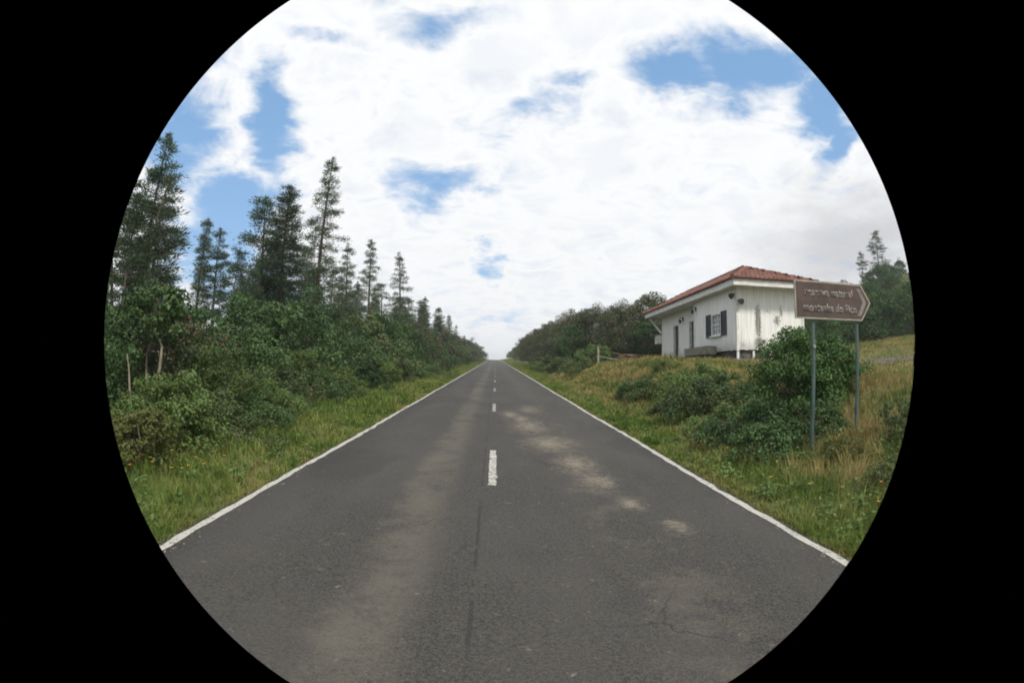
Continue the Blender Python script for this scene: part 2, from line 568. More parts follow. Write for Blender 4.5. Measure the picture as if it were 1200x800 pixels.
# flaked patches on the end wall and thin dirt along the foot
so = t.node('ShaderNodeSeparateXYZ', {'Vector': tco})
ox, oy, oz = so.outputs['X'], so.outputs['Y'], so.outputs['Z']
pat = None
for (x0, z0, ax, az, stg) in [(11.92, 4.05, 0.20, 0.95, 0.85), (11.95, 3.1, 0.28, 0.35, 0.9), (12.95, 4.15, 0.30, 0.4, 0.55), (13.2, 4.5, 0.12, 0.5, 0.5), (12.5, 4.55, 0.3, 0.15, 0.35), (11.1, 3.0, 0.4, 0.3, 0.35)]:
    dx = t.math('DIVIDE', t.math('SUBTRACT', ox, x0 - HX0), ax)
    dz = t.math('DIVIDE', t.math('SUBTRACT', oz, z0 - FZ), az)
    e = t.math('SQRT', t.math('ADD', t.math('MULTIPLY', dx, dx), t.math('MULTIPLY', dz, dz)))
    g = t.math('MULTIPLY', t.math('SUBTRACT', 1.3, e), stg)
    pat = g if pat is None else t.math('MAXIMUM', pat, g)
endw = t.ramp(oy, 0.3, 0.1)
pat = t.math('MULTIPLY', t.math('MAXIMUM', pat, 0.0), endw)
flk = t.ramp(t.math('ADD', t.math('MULTIPLY', pat, 0.40), n3), 0.64, 0.71)
base = t.mix(t.math('MULTIPLY', flk, 0.9), base, t.mix(t.ramp(n1, 0.4, 0.6), (0.09, 0.085, 0.075), (0.30, 0.285, 0.25)))
streak = t.ramp(t.noise(t.scalevec(tco, (5.0, 5.0, 0.35)), 1.3, 5, 0.65), 0.56, 0.72)
base = t.mix(t.math('MULTIPLY', streak, 0.28), base, (0.36, 0.35, 0.31))
footd = t.math('MULTIPLY', t.ramp(t.math('ADD', oz, t.math('MULTIPLY', n1, -0.5)), 0.35, -0.25), 0.55)
base = t.mix(footd, base, (0.30, 0.29, 0.24))
principled(t, out, base, 0.75, n1, 0.008, 0.4, 0.25)
M_BOARD = m
M_TRIM = simple_mat('white_trim_paint', (0.72, 0.72, 0.69), (0.55, 0.54, 0.50), 3, 0.65, 0.3, (1, 1, 3))
M_TILE, t, out = new_mat('clay_roof_tile')
rnd = t.node('ShaderNodeNewGeometry').outputs['Random Per Island']
tco = t.node('ShaderNodeTexCoord').outputs['Object']
nn = t.noise(tco, 5.0, 5, 0.65)
c = t.mix(rnd, (0.145, 0.068, 0.054), (0.225, 0.11, 0.086))
c = t.mix(t.math('MULTIPLY', t.ramp(nn, 0.5, 0.7), 0.6), c, (0.20, 0.13, 0.10))
principled(t, out, c, 0.85, nn, 0.01, 0.4, 0.2)
M_SHUT = simple_mat('slate_blue_shutter_paint', (0.035, 0.045, 0.060), (0.06, 0.07, 0.085), 6, 0.6)
M_DOOR = simple_mat('dark_green_door_paint', (0.025, 0.035, 0.032), (0.05, 0.06, 0.055), 5, 0.6)
M_IRON = simple_mat('dark_iron', (0.03, 0.028, 0.028), (0.06, 0.05, 0.045), 10, 0.55, 0.5)
M_STONE = simple_mat('dark_stone_footing', (0.05, 0.048, 0.045), (0.12, 0.115, 0.105), 5, 0.95, 0.1, bump=0.9)
M_OLDWOOD = simple_mat('grey_weathered_wood', (0.16, 0.155, 0.12), (0.30, 0.285, 0.23), 4, 0.9, 0.1, (1, 6, 1))
M_GLASS, t, out = new_mat('window_glass')
principled(t, out, (0.22, 0.25, 0.25), 0.08, None, spec=0.6)

house = thing('roadside_house', 'long white wooden house with red tiled roof and peeling boards, right of the road', 'house', (HX0, HY0, FZ))


def hl(mb):                                   # house meshes are written in world metres and moved to the house's base
    mb.v = [(x - HX0, y - HY0, z - FZ) for x, y, z in mb.v]
    return mb


def hpart(mb, name, mat, parent=house, **k):
    return hl(mb).build(name, mat, parent, **k)


rnd_ = random.Random(3)


def boards(mb, axis, a0, a1, at, out_sign, z0, z1, holes=(), wdt=0.17):
    """upright boards along x or y with recessed joints; holes are (a0, a1, z0, z1)"""
    n = max(1, round((a1 - a0) / wdt))
    step = (a1 - a0) / n
    edges = sorted({z0, z1})
    for k in range(n):
        u0, u1 = a0 + k * step + 0.002, a0 + (k + 1) * step - 0.002
        spans = [(z0 + rnd_.uniform(-0.02, 0.015), z1)]
        um = (u0 + u1) / 2
        for (b0, b1, c0, c1) in holes:
            if b0 < um < b1:
                ns = []
                for s0, s1 in spans:
                    if c0 > s0:
                        ns.append((s0, min(s1, c0)))
                    if c1 < s1:
                        ns.append((max(s0, c1), s1))
                spans = ns
        t_ = 0.035 + rnd_.uniform(-0.004, 0.004)
        for s0, s1 in spans:
            if s1 - s0 < 0.01:
                continue
            lo, hi = (at, at + out_sign * t_) if out_sign > 0 else (at + out_sign * t_, at)
            if axis == 'y':
                mb.box(lo, hi, u0, u1, s0, s1)
            else:
                mb.box(u0, u1, lo, hi, s0, s1)


# window in the near half, doors in the set-back half
WIN = (24.75, 26.0, 3.58, 4.66)
D1 = (32.75, 33.75, FZ - 0.02, 4.82)
D2 = (29.7, 30.75, FZ - 0.02, 4.82)
mb = MB()
boards(mb, 'y', HY0 + 0.04, HYM, HX0 + 0.04, -1, FZ, WZ, [WIN])
hpart(mb, 'front_wall', M_BOARD)
mb = MB()
boards(mb, 'y', HYM + 0.05, HY1, HX0 + REC + 0.04, -1, FZ, WZ, [D1, D2])
boards(mb, 'x', HX0 + 0.045, HX0 + REC, HYM, 1, FZ, WZ)
hpart(mb, 'recessed_wall', M_BOARD)
mb = MB()
boards(mb, 'x', HX0 + 0.045, HX1 - 0.04, HY0 + 0.04, -1, FZ, WZ)
hpart(mb, 'end_wall', M_BOARD)
mb = MB()
boards(mb, 'y', HY0 + 0.04, HY1, HX1 - 0.04, 1, FZ, WZ)
boards(mb, 'x', HX0 + REC + 0.045, HX1 - 0.04, HY1, 1, FZ, WZ)
hpart(mb, 'rear_wall', M_BOARD)
# dark core behind the boards so that joints read dark
mb = MB()
mb.box(HX0 + 0.42, HX1 - 0.06, HY0 + 0.06, HYM - 0.02, FZ, WZ)
mb.box(HX0 + REC + 0.42, HX1 - 0.06, HYM, HY1 - 0.02, FZ, WZ)
mb.box(HX0 + 0.042, HX0 + 0.06, HY0 + 0.06, WIN[0], FZ, WZ)
mb.box(HX0 + 0.042, HX0 + 0.06, WIN[1], HYM - 0.02, FZ, WZ)
mb.box(HX0 + 0.042, HX0 + 0.06, WIN[0], WIN[1], FZ, WIN[2])
mb.box(HX0 + 0.042, HX0 + 0.06, WIN[0], WIN[1], WIN[3], WZ)
hpart(mb, 'wall_lining', M_DOOR)
# corner boards
for (x, y) in ((HX0 - 0.03, HY0 - 0.03), (HX1 - 0.09, HY0 - 0.03), (HX0 - 0.03, HYM - 0.06)):
    mb = MB().box(x, x + 0.12, y, y + 0.12, FZ - 0.04, WZ)
    hpart(mb, 'corner_board', M_TRIM)
# footing: dark stone plinth, white stub posts in front of it
mb = MB()
mb.box(HX0 + 0.10, HX1 - 0.1, HY0 + 0.12, HYM, FZ - 0.9, FZ - 0.02)
mb.box(HX0 + REC + 0.10, HX1 - 0.1, HYM, HY1 - 0.1, FZ - 0.9, FZ - 0.025)
hpart(mb, 'footing', M_STONE)
for (x, y) in [(HX0 + 0.0, HY0 + 0.0), (11.62, HY0), (12.55, HY0), (13.5, HY0), (14.38, HY0), (HX0, 27.6)]:
    mb = MB().box(x, x + 0.1, y, y + 0.1, FZ - 0.9, FZ - 0.045)
    hpart(mb, 'stub_post', M_TRIM)
# window
fx = HX0
wf = MB()
for (a, b, c_, d_) in [(WIN[0], WIN[0] + 0.07, WIN[2], WIN[3]), (WIN[1] - 0.07, WIN[1], WIN[2], WIN[3]), (WIN[0] + 0.07, WIN[1] - 0.07, WIN[3] - 0.07, WIN[3]), (WIN[0] + 0.07, WIN[1] - 0.07, WIN[2], WIN[2] + 0.07)]:
    wf.box(fx - 0.03, fx + 0.09, a, b, c_, d_)
window = hpart(wf, 'window', M_TRIM)
mb = MB()
ym = (WIN[0] + WIN[1]) / 2
for yy_ in (WIN[0] + 0.42, WIN[0] + 0.83):
    mb.box(fx + 0.03, fx + 0.06, yy_ - 0.015, yy_ + 0.015, WIN[2] + 0.07, WIN[3] - 0.07)
for k, zz_ in enumerate((WIN[2] + 0.32, WIN[2] + 0.54, WIN[2] + 0.78)):
    th = 0.03 if k == 1 else 0.013
    mb.box(fx + 0.027, fx + 0.063, WIN[0] + 0.07, WIN[1] - 0.07, zz_ - th, zz_ + th)
hpart(mb, 'glazing_bar', M_TRIM, window)
hpart(MB().box(fx + 0.064, fx + 0.07, WIN[0] + 0.07, WIN[1] - 0.07, WIN[2] + 0.07, WIN[3] - 0.07), 'pane', M_GLASS, window)
hpart(MB().box(fx - 0.12, fx + 0.02, WIN[0] - 0.08, WIN[1] + 0.08, WIN[2] - 0.07, WIN[2] - 0.003), 'sill', M_TRIM, window)
for a, b in ((WIN[1] + 0.05, WIN[1] + 0.68), (WIN[0] - 0.68, WIN[0] - 0.05)):
    mb = MB()
    z0_, z1_ = WIN[2] - 0.05, WIN[3] + 0.03
    for (p, q, z2, z3) in ((a, a + 0.07, z0_, z1_), (b - 0.07, b, z0_, z1_), (a + 0.07, b - 0.07, z0_, z0_ + 0.09), (a + 0.07, b - 0.07, z1_ - 0.09, z1_)):
        mb.box(fx - 0.055, fx - 0.005, p, q, z2, z3)
    k = z0_ + 0.10
    while k < z1_ - 0.12:
        mb.add([(fx - 0.05, a + 0.07, k), (fx - 0.05, b - 0.07, k), (fx - 0.012, b - 0.07, k + 0.045), (fx - 0.012, a + 0.07, k + 0.045)], [(0, 1, 2, 3)])
        k += 0.05
    hpart(mb, 'shutter', M_SHUT)
# doors, set in deep reveals
dx = HX0 + REC
for D in (D1, D2):
    mb = MB()
    mb.box(dx + 0.12, dx + 0.17, D[0] + 0.06, D[1] - 0.06, FZ, D[3] - 0.06)
    for zc in (FZ + 0.35, FZ + 1.15):
        mb.box(dx + 0.105, dx + 0.12, D[0] + 0.2, D[1] - 0.2, zc - 0.22, zc + 0.45)
    dr = hpart(mb, 'door', M_DOOR)
    hpart(MB().tube([(dx + 0.09, D[0] + 0.16, FZ + 1.0), (dx + 0.09, D[0] + 0.28, FZ + 1.0)], [0.014, 0.014], 6), 'handle', M_IRON, dr)
    mb = MB()
    mb.box(dx - 0.02, dx + 0.40, D[0], D[0] + 0.06, FZ - 0.55, D[3])
    mb.box(dx - 0.05, dx + 0.40, D[1] - 0.06, D[1] + 0.05, FZ - 0.55, D[3])
    mb.box(dx - 0.02, dx + 0.40, D[0] + 0.06, D[1] - 0.06, D[3] - 0.06, D[3])
    hpart(mb, 'door_frame', M_TRIM)
    hpart(MB().box(dx - 0.25, dx + 0.11, D[0] + 0.065, D[1] - 0.065, FZ - 0.16, FZ - 0.03), 'doorstep', M_STONE)
# eaves: rafters' soffit and fascia boards
EX0, EX1, EY0, EY1 = HX0 - 0.45, HX1 + 0.40, HY0 - 0.72, HY1 + 0.75
hpart(MB().box(EX0 + 0.035, EX1 - 0.035, EY0 + 0.035, EY1 - 0.035, WZ + 0.0, WZ + 0.05), 'soffit', M_TRIM)
FH = 0.27
hpart(MB().box(EX0, EX0 + 0.032, EY0, EY1, WZ - 0.03, WZ + FH), 'fascia', M_TRIM)
hpart(MB().box(EX0 + 0.034, EX1, EY0, EY0 + 0.032, WZ - 0.03, WZ + FH), 'fascia', M_TRIM)
hpart(MB().box(EX1 - 0.032, EX1, EY0 + 0.034, EY1, WZ - 0.03, WZ + FH), 'fascia', M_TRIM)
hpart(MB().box(EX0 + 0.034, EX1 - 0.034, EY1 - 0.032, EY1, WZ - 0.03, WZ + FH), 'fascia', M_TRIM)
# roof: hipped, courses of half-round clay tiles
RZ = WZ + FH - 0.02
AX = (EX0 + EX1) / 2
A0 = Vector((AX - 0.12, EY0 + 3.3, RZ + 1.16))
A1 = Vector((AX - 0.12, EY1 - 2.6, RZ + 1.16))
o_ = 0.09
C00, C10, C11, C01 = (Vector((EX0 - o_, EY0 - o_, RZ)), Vector((EX1 + o_, EY0 - o_, RZ)), Vector((EX1 + o_, EY1 + o_, RZ)), Vector((EX0 - o_, EY1 + o_, RZ)))
mb = MB()
planes = [(C00, C10, A0, None), (C01, C00, A0, A1), (C10, C11, A1, A0), (C11, C01, A1, None)]
mb.add([C00, C10, C11, C01, A0, A1], [(0, 1, 4), (3, 0, 4, 5), (1, 2, 5, 4), (2, 3, 5), (0, 3, 2, 1)])
roof = hpart(mb, 'roof', M_TILE)
tv, tf = MB(), 0


def tile_face(mb, P, Q, T0, T1):
    """tiles over the face with eave P-Q and top T0 (or ridge from T1 above P to T0 above Q)"""
    e = (Q - P)
    L_ = e.length
    e.normalize()
    top = T0 if T1 is None else T0
    nrm = e.cross((T0 - P)).normalized()
    if nrm.z < 0:
        nrm = -nrm
    up = nrm.cross(e).normalized()
    if up.z < 0:
        up = -up
    a = (T0 - P)
    ua, va = a.dot(e), a.dot(up)
    ub = ua if T1 is None else (T1 - P).dot(e)
    lo_u, hi_u = min(ua, ub), max(ua, ub)
    wd, ln = 0.24, 0.42
    nv = int(va / ln) + 1
    for j in range(nv):
        v0 = j * ln
        v1 = min(v0 + ln * 1.12, va)
        if v1 - v0 < 0.05:
            continue
        k = v0 / va
        u_min, u_max = lo_u * k, L_ - (L_ - hi_u) * k
        n = int((u_max - u_min) / wd)
        if n < 1:
            continue
        off = (u_max - u_min - n * wd) / 2
        for i in range(n):
            uc = u_min + off + (i + 0.5) * wd + rnd_.uniform(-0.008, 0.008)
            hgt = 0.075 + rnd_.uniform(-0.01, 0.012)
            vs = []
            for vv, lift in ((v0, 0.035), (v1, 0.008)):
                for du, dh in ((-0.105, 0.0), (-0.07, 0.7), (0, 1.0), (0.07, 0.7), (0.105, 0.0)):
                    vs.append(P + e * (uc + du) + up * vv + nrm * (lift + dh * hgt))
            mb.add(vs, [(0, 1, 6, 5), (1, 2, 7, 6), (2, 3, 8, 7), (3, 4, 9, 8), (0, 4, 3, 2, 1)])


mb = MB()
tile_face(mb, C00, C10, A0, None)
tile_face(mb, C01, C00, A0, A1)
tile_face(mb, C10, C11, A1, A0)
tile_face(mb, C11, C01, A1, None)
hpart(mb, 'tile', M_TILE, roof, kind='stuff')
for P, Q in ((C00, A0), (C10, A0), (A0, A1), (C11, A1), (C01, A1)):
    mb = MB()
    n = max(2, int((Q - P).length / 0.4))
    for i in range(n):
        p, q = P.lerp(Q, i / n), P.lerp(Q, (i + 1.08) / n)
        up_ = Vector((0, 0, 0.05))
        j = rnd_.uniform(-0.012, 0.012)
        mb.tube([p + up_ + Vector((j, 0, 0.012)), q + up_ + Vector((j, 0, -0.01))], [0.13, 0.105], 8)
    hpart(mb, 'ridge_cap', M_TILE, roof)
# brace at the far end of the eaves
hpart(MB().tube([(EX0 + 0.3, EY1 - 0.10, WZ - 0.02), (HX0 + REC - 0.05, HY1 - 0.05, FZ + 1.75)], [0.075, 0.075], 4), 'brace', M_TRIM)
# wall lanterns and the pair of floodlights on the corner
for (x, y, z) in ((dx - 0.02, 31.9, 4.98), (HX0 - 0.02, 28.2, 5.15)):
    mb = MB()
    mb.box(x - 0.04, x + 0.02, y - 0.05, y + 0.05, z - 0.05, z + 0.17)
    mb.tube([(x - 0.03, y, z + 0.13), (x - 0.18, y, z + 0.16), (x - 0.2, y, z + 0.05)], [0.014] * 3, 6)
    mb.tube([(x - 0.2, y, z + 0.05), (x - 0.2, y, z - 0.02), (x - 0.2, y, z - 0.20)], [0.03, 0.10, 0.06], 6)
    hpart(mb, 'wall_lantern', M_IRON)
for (p, d_) in (((HX0 - 0.03, HY0 + 0.1, 5.33), (-0.7, -0.15, -0.45)), ((HX0 + 0.06, HY0 - 0.03, 5.02), (0.25, -0.7, -0.3))):
    p, d_ = Vector(p), Vector(d_).normalized()
    mb = MB()
    mb.tube([p, p + d_ * 0.10], [0.03, 0.03], 8)
    mb.tube([p + d_ * 0.09, p + d_ * 0.16, p + d_ * 0.30], [0.05, 0.115, 0.14], 10)
    hpart(mb, 'floodlight', M_IRON)
# box hung on the far end wall, with a shelf over it
hpart(MB().box(HX0 + REC - 0.35, HX0 + REC + 0.9, HY1 + 0.04, HY1 + 0.55, FZ + 1.02, FZ + 1.62), 'wall_box', M_TRIM, bevel=0.02)
hpart(MB().box(HX0 + REC - 0.65, HX0 + REC + 1.0, HY1 + 0.04, HY1 + 0.75, FZ + 1.63, FZ + 1.68), 'shelf', M_OLDWOOD)

# long trough under the window
tg = gz(10.2, 26.2)
tr = thing('wooden_trough', 'long grey plank trough against the white house under the shuttered window', 'trough', (10.25, 26.3, tg))
for k in range(3):
    MB().box(-0.28 - 0.012 * k, -0.25 - 0.012 * k, -1.55, 1.55, 0.30 + 0.13 * k, 0.42 + 0.13 * k).build('plank', M_OLDWOOD, tr)
    MB().box(0.25 + 0.012 * k, 0.28 + 0.012 * k, -1.55, 1.55, 0.30 + 0.13 * k, 0.42 + 0.13 * k).build('plank', M_OLDWOOD, tr)
for y in (-1.45, 1.45):
    MB().box(-0.24, 0.24, y - 0.03, y + 0.03, 0.29, 0.69).build('end_board', M_OLDWOOD, tr)
MB().box(-0.245, 0.245, -1.4, 1.4, 0.29, 0.33).build('bottom_board', M_OLDWOOD, tr)
for y in (-1.2, 0, 1.2):
    MB().box(-0.22, 0.22, y - 0.06, y + 0.06, -0.25, 0.288).build('support', M_OLDWOOD, tr)

# ------------------------------------------------------------------ brown direction sign
M_SIGN = simple_mat('faded_brown_sign', (0.060, 0.042, 0.035), (0.095, 0.066, 0.055), 2.5, 0.55, 0.3, bump=0.05)
M_SIGNW = simple_mat('faded_white_sign_sheet', (0.24, 0.225, 0.18), (0.36, 0.335, 0.27), 4, 0.5, 0.3, bump=0.05)
M_LETTER = simple_mat('weathered_lettering', (0.15, 0.13, 0.12), (0.24, 0.21, 0.19), 9, 0.6, 0.2, bump=0.05)
M_POST = simple_mat('green_painted_steel_post', (0.045, 0.080, 0.072), (0.095, 0.135, 0.122), 7, 0.5, 0.45, (1, 1, 0.3), 0.2)
SX, SY = 4.62, 7.02
sg = thing('direction_sign', 'brown arrow shaped road sign with faded lettering on two green posts', 'road sign', (SX, SY, gz(SX, SY)))
sz = gz(SX, SY)
for xw_ in (SX, 5.5):
    zb = gz(xw_, SY) - 0.25 - sz
    MB().tube([(xw_ - SX, 0, zb), (xw_ - SX, 0, 2.97 - sz)], [0.031, 0.031], 12).build('post', M_POST, sg, smooth=False)
PX0, PX1, PZ0, PZ1 = 4.27 - SX, 5.78 - SX, 2.42 - sz, 2.985 - sz


def arrow(ins):
    tip = 0.20
    return [(PX0 + ins * 0.9, PZ0 + ins + (0.0)), (PX1 - tip - ins * 0.45, PZ0 + ins), (PX1 - ins * 1.25, (PZ0 + PZ1) / 2 + 0.0), (PX1 - tip - ins * 0.45, PZ1 - ins), (PX0 + ins * 0.9, PZ1 - ins)]


panel = MB().prism(arrow(0.0), -0.062, -0.036).build('panel', M_SIGNW, sg)
MB().prism(arrow(0.026), -0.066, -0.0622).build('panel_face', M_SIGN, panel)
mid_z = (PZ0 + PZ1) / 2
cx_ = PX1 - 0.30
MB().prism([(cx_, PZ0 + 0.075), (cx_ + 0.075, PZ0 + 0.075), (cx_ + 0.195, mid_z), (cx_ + 0.075, PZ1 - 0.075), (cx_, PZ1 - 0.075), (cx_ + 0.12, mid_z)], -0.069, -0.0662).build('chevron', M_LETTER, panel)
for zc in (PZ0 + 0.12, PZ1 - 0.12):
    MB().box(PX0 + 0.06, PX1 - 0.24, -0.0355, -0.0315, zc - 0.02, zc + 0.02).build('rail', M_POST, sg)


def text_mesh(s, size, width):
    cu = bpy.data.curves.new('lettering', 'FONT')
    cu.body = s
    cu.size = size
    cu.offset = 0.007
    o = bpy.data.objects.new('lettering', cu)
    COL.objects.link(o)
    dg = bpy.context.evaluated_depsgraph_get()
    me = bpy.data.meshes.new_from_object(o.evaluated_get(dg))
    bpy.data.objects.remove(o)
    vs = np.zeros(len(me.vertices) * 3)
    me.vertices.foreach_get('co', vs)
    vs = vs.reshape(-1, 3)
    k = width / (vs[:, 0].max() - vs[:, 0].min())
    vs[:, 0] = (vs[:, 0] - vs[:, 0].min()) * k
    me.vertices.foreach_set('co', vs.astype(np.float32).ravel())
    bm = bmesh.new()
    bm.from_mesh(me)
    g = bmesh.ops.extrude_face_region(bm, geom=bm.faces[:])
    bmesh.ops.translate(bm, verts=[v for v in g['geom'] if isinstance(v, bmesh.types.BMVert)], vec=(0, 0, 0.002))
    bmesh.ops.recalc_face_normals(bm, faces=bm.faces)
    bm.to_mesh(me)
    bm.free()
    me.name = 'lettering'
    me.materials.clear()
    return me


for s, zz_, x0_, wdt_ in (('reserva natural', mid_z + 0.055, PX0 + 0.17, 0.95), ('montanha do Pico', mid_z - 0.175, PX0 + 0.14, 1.06)):
    o = obj('lettering', text_mesh(s, 0.175, wdt_), M_LETTER, panel)
    o.rotation_euler = (R(90), 0, 0)
    o.location = (x0_, -0.0665, zz_)
MB().tube([(0.0, -0.034, 1.62), (0.0, -0.045, 1.62)], [0.028, 0.028], 10).build('reflector', M_SIGNW, sg)

# ------------------------------------------------------------------ plants
M_BARK = simple_mat('bark', (0.085, 0.068, 0.052), (0.17, 0.14, 0.11), 9, 0.95, 0.1, (1, 1, 0.25), bump=0.9)
M_PALEBARK = simple_mat('pale_dead_wood', (0.15, 0.13, 0.095), (0.26, 0.225, 0.165), 8, 0.9, 0.1, (1, 1, 0.25), bump=0.8)
M_CONIFER = leaf_mat('conifer_needles', (0.034, 0.064, 0.033), (0.078, 0.118, 0.055), (0.16, 0.115, 0.06), 0.14, 0.25)
M_CONIFER2 = leaf_mat('greyer_conifer_needles', (0.046, 0.074, 0.042), (0.096, 0.130, 0.066), (0.19, 0.12, 0.065), 0.18, 0.25)
M_SHRUB = leaf_mat('dark_shrub_leaves', (0.020, 0.050, 0.018), (0.080, 0.142, 0.040), (0.14, 0.12, 0.045), 0.08, trans=0.2)
M_SHRUBB = leaf_mat('bright_shrub_leaves', (0.055, 0.100, 0.028), (0.140, 0.195, 0.052), (0.19, 0.17, 0.06), 0.06)
M_HEATH = leaf_mat('tree_heath_leaves', (0.030, 0.050, 0.024), (0.092, 0.116, 0.050), (0.22, 0.105, 0.06), 0.27, trans=0.2)
M_LUSH = leaf_mat('lush_bush_leaves', (0.026, 0.068, 0.020), (0.095, 0.175, 0.042), trans=0.22)
M_RUST = leaf_mat('rusty_new_leaves', (0.20, 0.085, 0.05), (0.30, 0.15, 0.09))
M_BRACKEN = leaf_mat('bramble_leaves', (0.045, 0.085, 0.030), (0.115, 0.155, 0.052), (0.24, 0.15, 0.065), 0.2)
M_FERN = leaf_mat('fern_fronds', (0.11, 0.19, 0.06), (0.19, 0.28, 0.10), trans=0.35)
M_GORSE = leaf_mat('yellow_green_leaves', (0.075, 0.095, 0.025), (0.14, 0.15, 0.04), (0.30, 0.24, 0.04), 0.1)


def unit(a):
    return a / np.maximum(np.linalg.norm(a, axis=1, keepdims=True), 1e-9)


def leaf_quads(P, N, size, rs, aspect=0.55):
    """diamond leaves at P, roughly facing N"""
    n = len(P)
    t_ = unit(np.cross(N, rs.randn(n, 3)))
    b = np.cross(N, t_)
    s = (size * (0.6 + 0.8 * rs.rand(n)))[:, None]
    droop = -0.15 * s * np.array([0, 0, 1])
    V = np.stack([P - t_ * s * 0.5, P - b * s * aspect * 0.5, P + t_ * s * 0.5 + droop, P + b * s * aspect * 0.5], 1).reshape(-1, 3)
    F = np.arange(4 * n).reshape(n, 4)
    return V, F


def needles(P, D, ln, wd, rs):
    n = len(P)
    t_ = unit(np.cross(D, rs.randn(n, 3)))
    l = (ln * (0.6 + 0.7 * rs.rand(n)))[:, None]
    V = np.stack([P - t_ * wd * 0.5, P + t_ * wd * 0.5, P + D * l], 1).reshape(-1, 3)
    return V, np.arange(3 * n).reshape(n, 3)


def conifer(seed, H, rmax, base=0.18, space=0.36, per=6, style='spire', dens=26, fork=False, lean=0.03, top=1.0):
    """returns (trunk mesh, crown mesh); trunk with limbs, crown of needle tufts along the branches"""
    rs = np.random.RandomState(seed)
    mb = MB()
    npt = 9
    bend = rs.randn(2) * 0.012 * H
    path = []
    for i in range(npt):
        k = i / (npt - 1)
        path.append((lean * H * k * k + bend[0] * math.sin(k * 3.1), bend[1] * math.sin(k * 2.6), H * k - 0.3 * (i == 0)))
    r0_ = 0.011 * H + 0.03
    mb.tube(path, [r0_ * (1 - 0.93 * i / (npt - 1)) ** 0.9 for i in range(npt)], 7)
    pa = np.array(path)

    def at(z):
        return np.array([np.interp(z, pa[:, 2], pa[:, 0]), np.interp(z, pa[:, 2], pa[:, 1]), z])
    Ps, Ds = [], []

    def tuft(c, d, n, rad, ln):
        n = int(n * 1.6)
        off = rs.randn(n, 3) * rad * 1.25
        off[:, 2] *= 0.55 if style != 'pine' else 0.4
        Ps.append(c + off)
        dd = unit(off * 0.8 / rad + d * 1.0 + rs.randn(n, 3) * 0.5 + np.array([0, 0, 0.35]))
        Ds.append(dd)
    z = H * base
    side = rs.rand() * 6.28
    while z < H * 0.985:
        k = (z / H - base) / (1 - base)
        if style == 'spire':
            L_ = rmax * (1 - k) ** 0.85 * (0.45 + 0.55 * min(1, k * 4 + 0.3))
        elif style == 'pine':
            L_ = rmax * (0.35 + 0.65 * math.sin(min(1, k * 1.15 + 0.1) * math.pi) ** 0.7) * (1.0 if k < 0.9 else 0.8)
        else:
            L_ = rmax * (1 - k) ** 0.55 * (0.6 + 0.4 * min(1, k * 3))
        nb = per if k < 0.85 else max(3, per - 2)
        for b in range(nb):
            a = side + 2 * math.pi * b / nb + rs.uniform(-0.45, 0.45)
            l = L_ * rs.uniform(0.45, 1.12) + 0.12
            if rs.rand() < (0.16 if style != 'column' else 0.05):
                continue
            zz0 = z + rs.uniform(-0.5, 0.5) * space
            p0 = at(min(zz0, H * 0.985))
            d = np.array([math.cos(a), math.sin(a), rs.uniform(0.0, 0.28) if style != 'pine' else rs.uniform(0.02, 0.30)])
            droop = rs.uniform(0.10, 0.28) if style == 'spire' else rs.uniform(-0.05, 0.12)
            nseg = max(3, int(l / 0.16))
            pts = []
            for i in range(nseg + 1):
                q = i / nseg
                p = p0 + d * l * q - np.array([0, 0, droop * l * q * q])
                if q > 0.8:
                    p = p + np.array([0, 0, 0.10 * l * (q - 0.8) * 5 * 0.5])
                pts.append(p)
            if l > 0.3:
                mb.tube([pts[0], pts[nseg // 2], pts[-1]], [0.012 + 0.010 * l, 0.010 + 0.004 * l, 0.004], 4, cap=False)
            start = 0.30 if style == 'pine' else 0.16
            for i in range(1, nseg + 1):
                q = i / nseg
                if q < start:
                    continue
                wdt = 0.05 + 0.075 * min(1, l) * (1 - 0.45 * q)
                nn = int(dens * (0.55 + 0.65 * q) * rs.uniform(0.5, 1.2))
                tuft(pts[i] + rs.randn(3) * 0.04, d, nn, wdt * (1.25 if style == 'pine' else 1.0), 0.13)
                if l > 0.7 and q > 0.3 and rs.rand() < 0.75:         # side twigs
                    sd_ = np.array([-d[1], d[0], 0]) * rs.choice([-1, 1])
                    tuft(pts[i] + sd_ * rs.uniform(0.1, 0.26) * l * (1.1 - q) + np.array([0, 0, -0.03]), sd_ + d * 0.6, int(nn * 0.9), wdt * 0.9, 0.12)
        z += space * rs.uniform(0.7, 1.3) * (1.0 - 0.35 * k)
        side += 0.9
    tp = at(H)
    for i in range(6):
        tuft(tp - np.array([0, 0, i * 0.09]), np.array([0, 0, 1.0]), int(dens * 0.6), 0.03 + 0.012 * i, 0.12)
    P, D = np.concatenate(Ps), np.concatenate(Ds)
    V, F = needles(P, D, 0.125, 0.030, rs)
    return mb.mesh('trunk', True), mesh_np('crown', V, F)


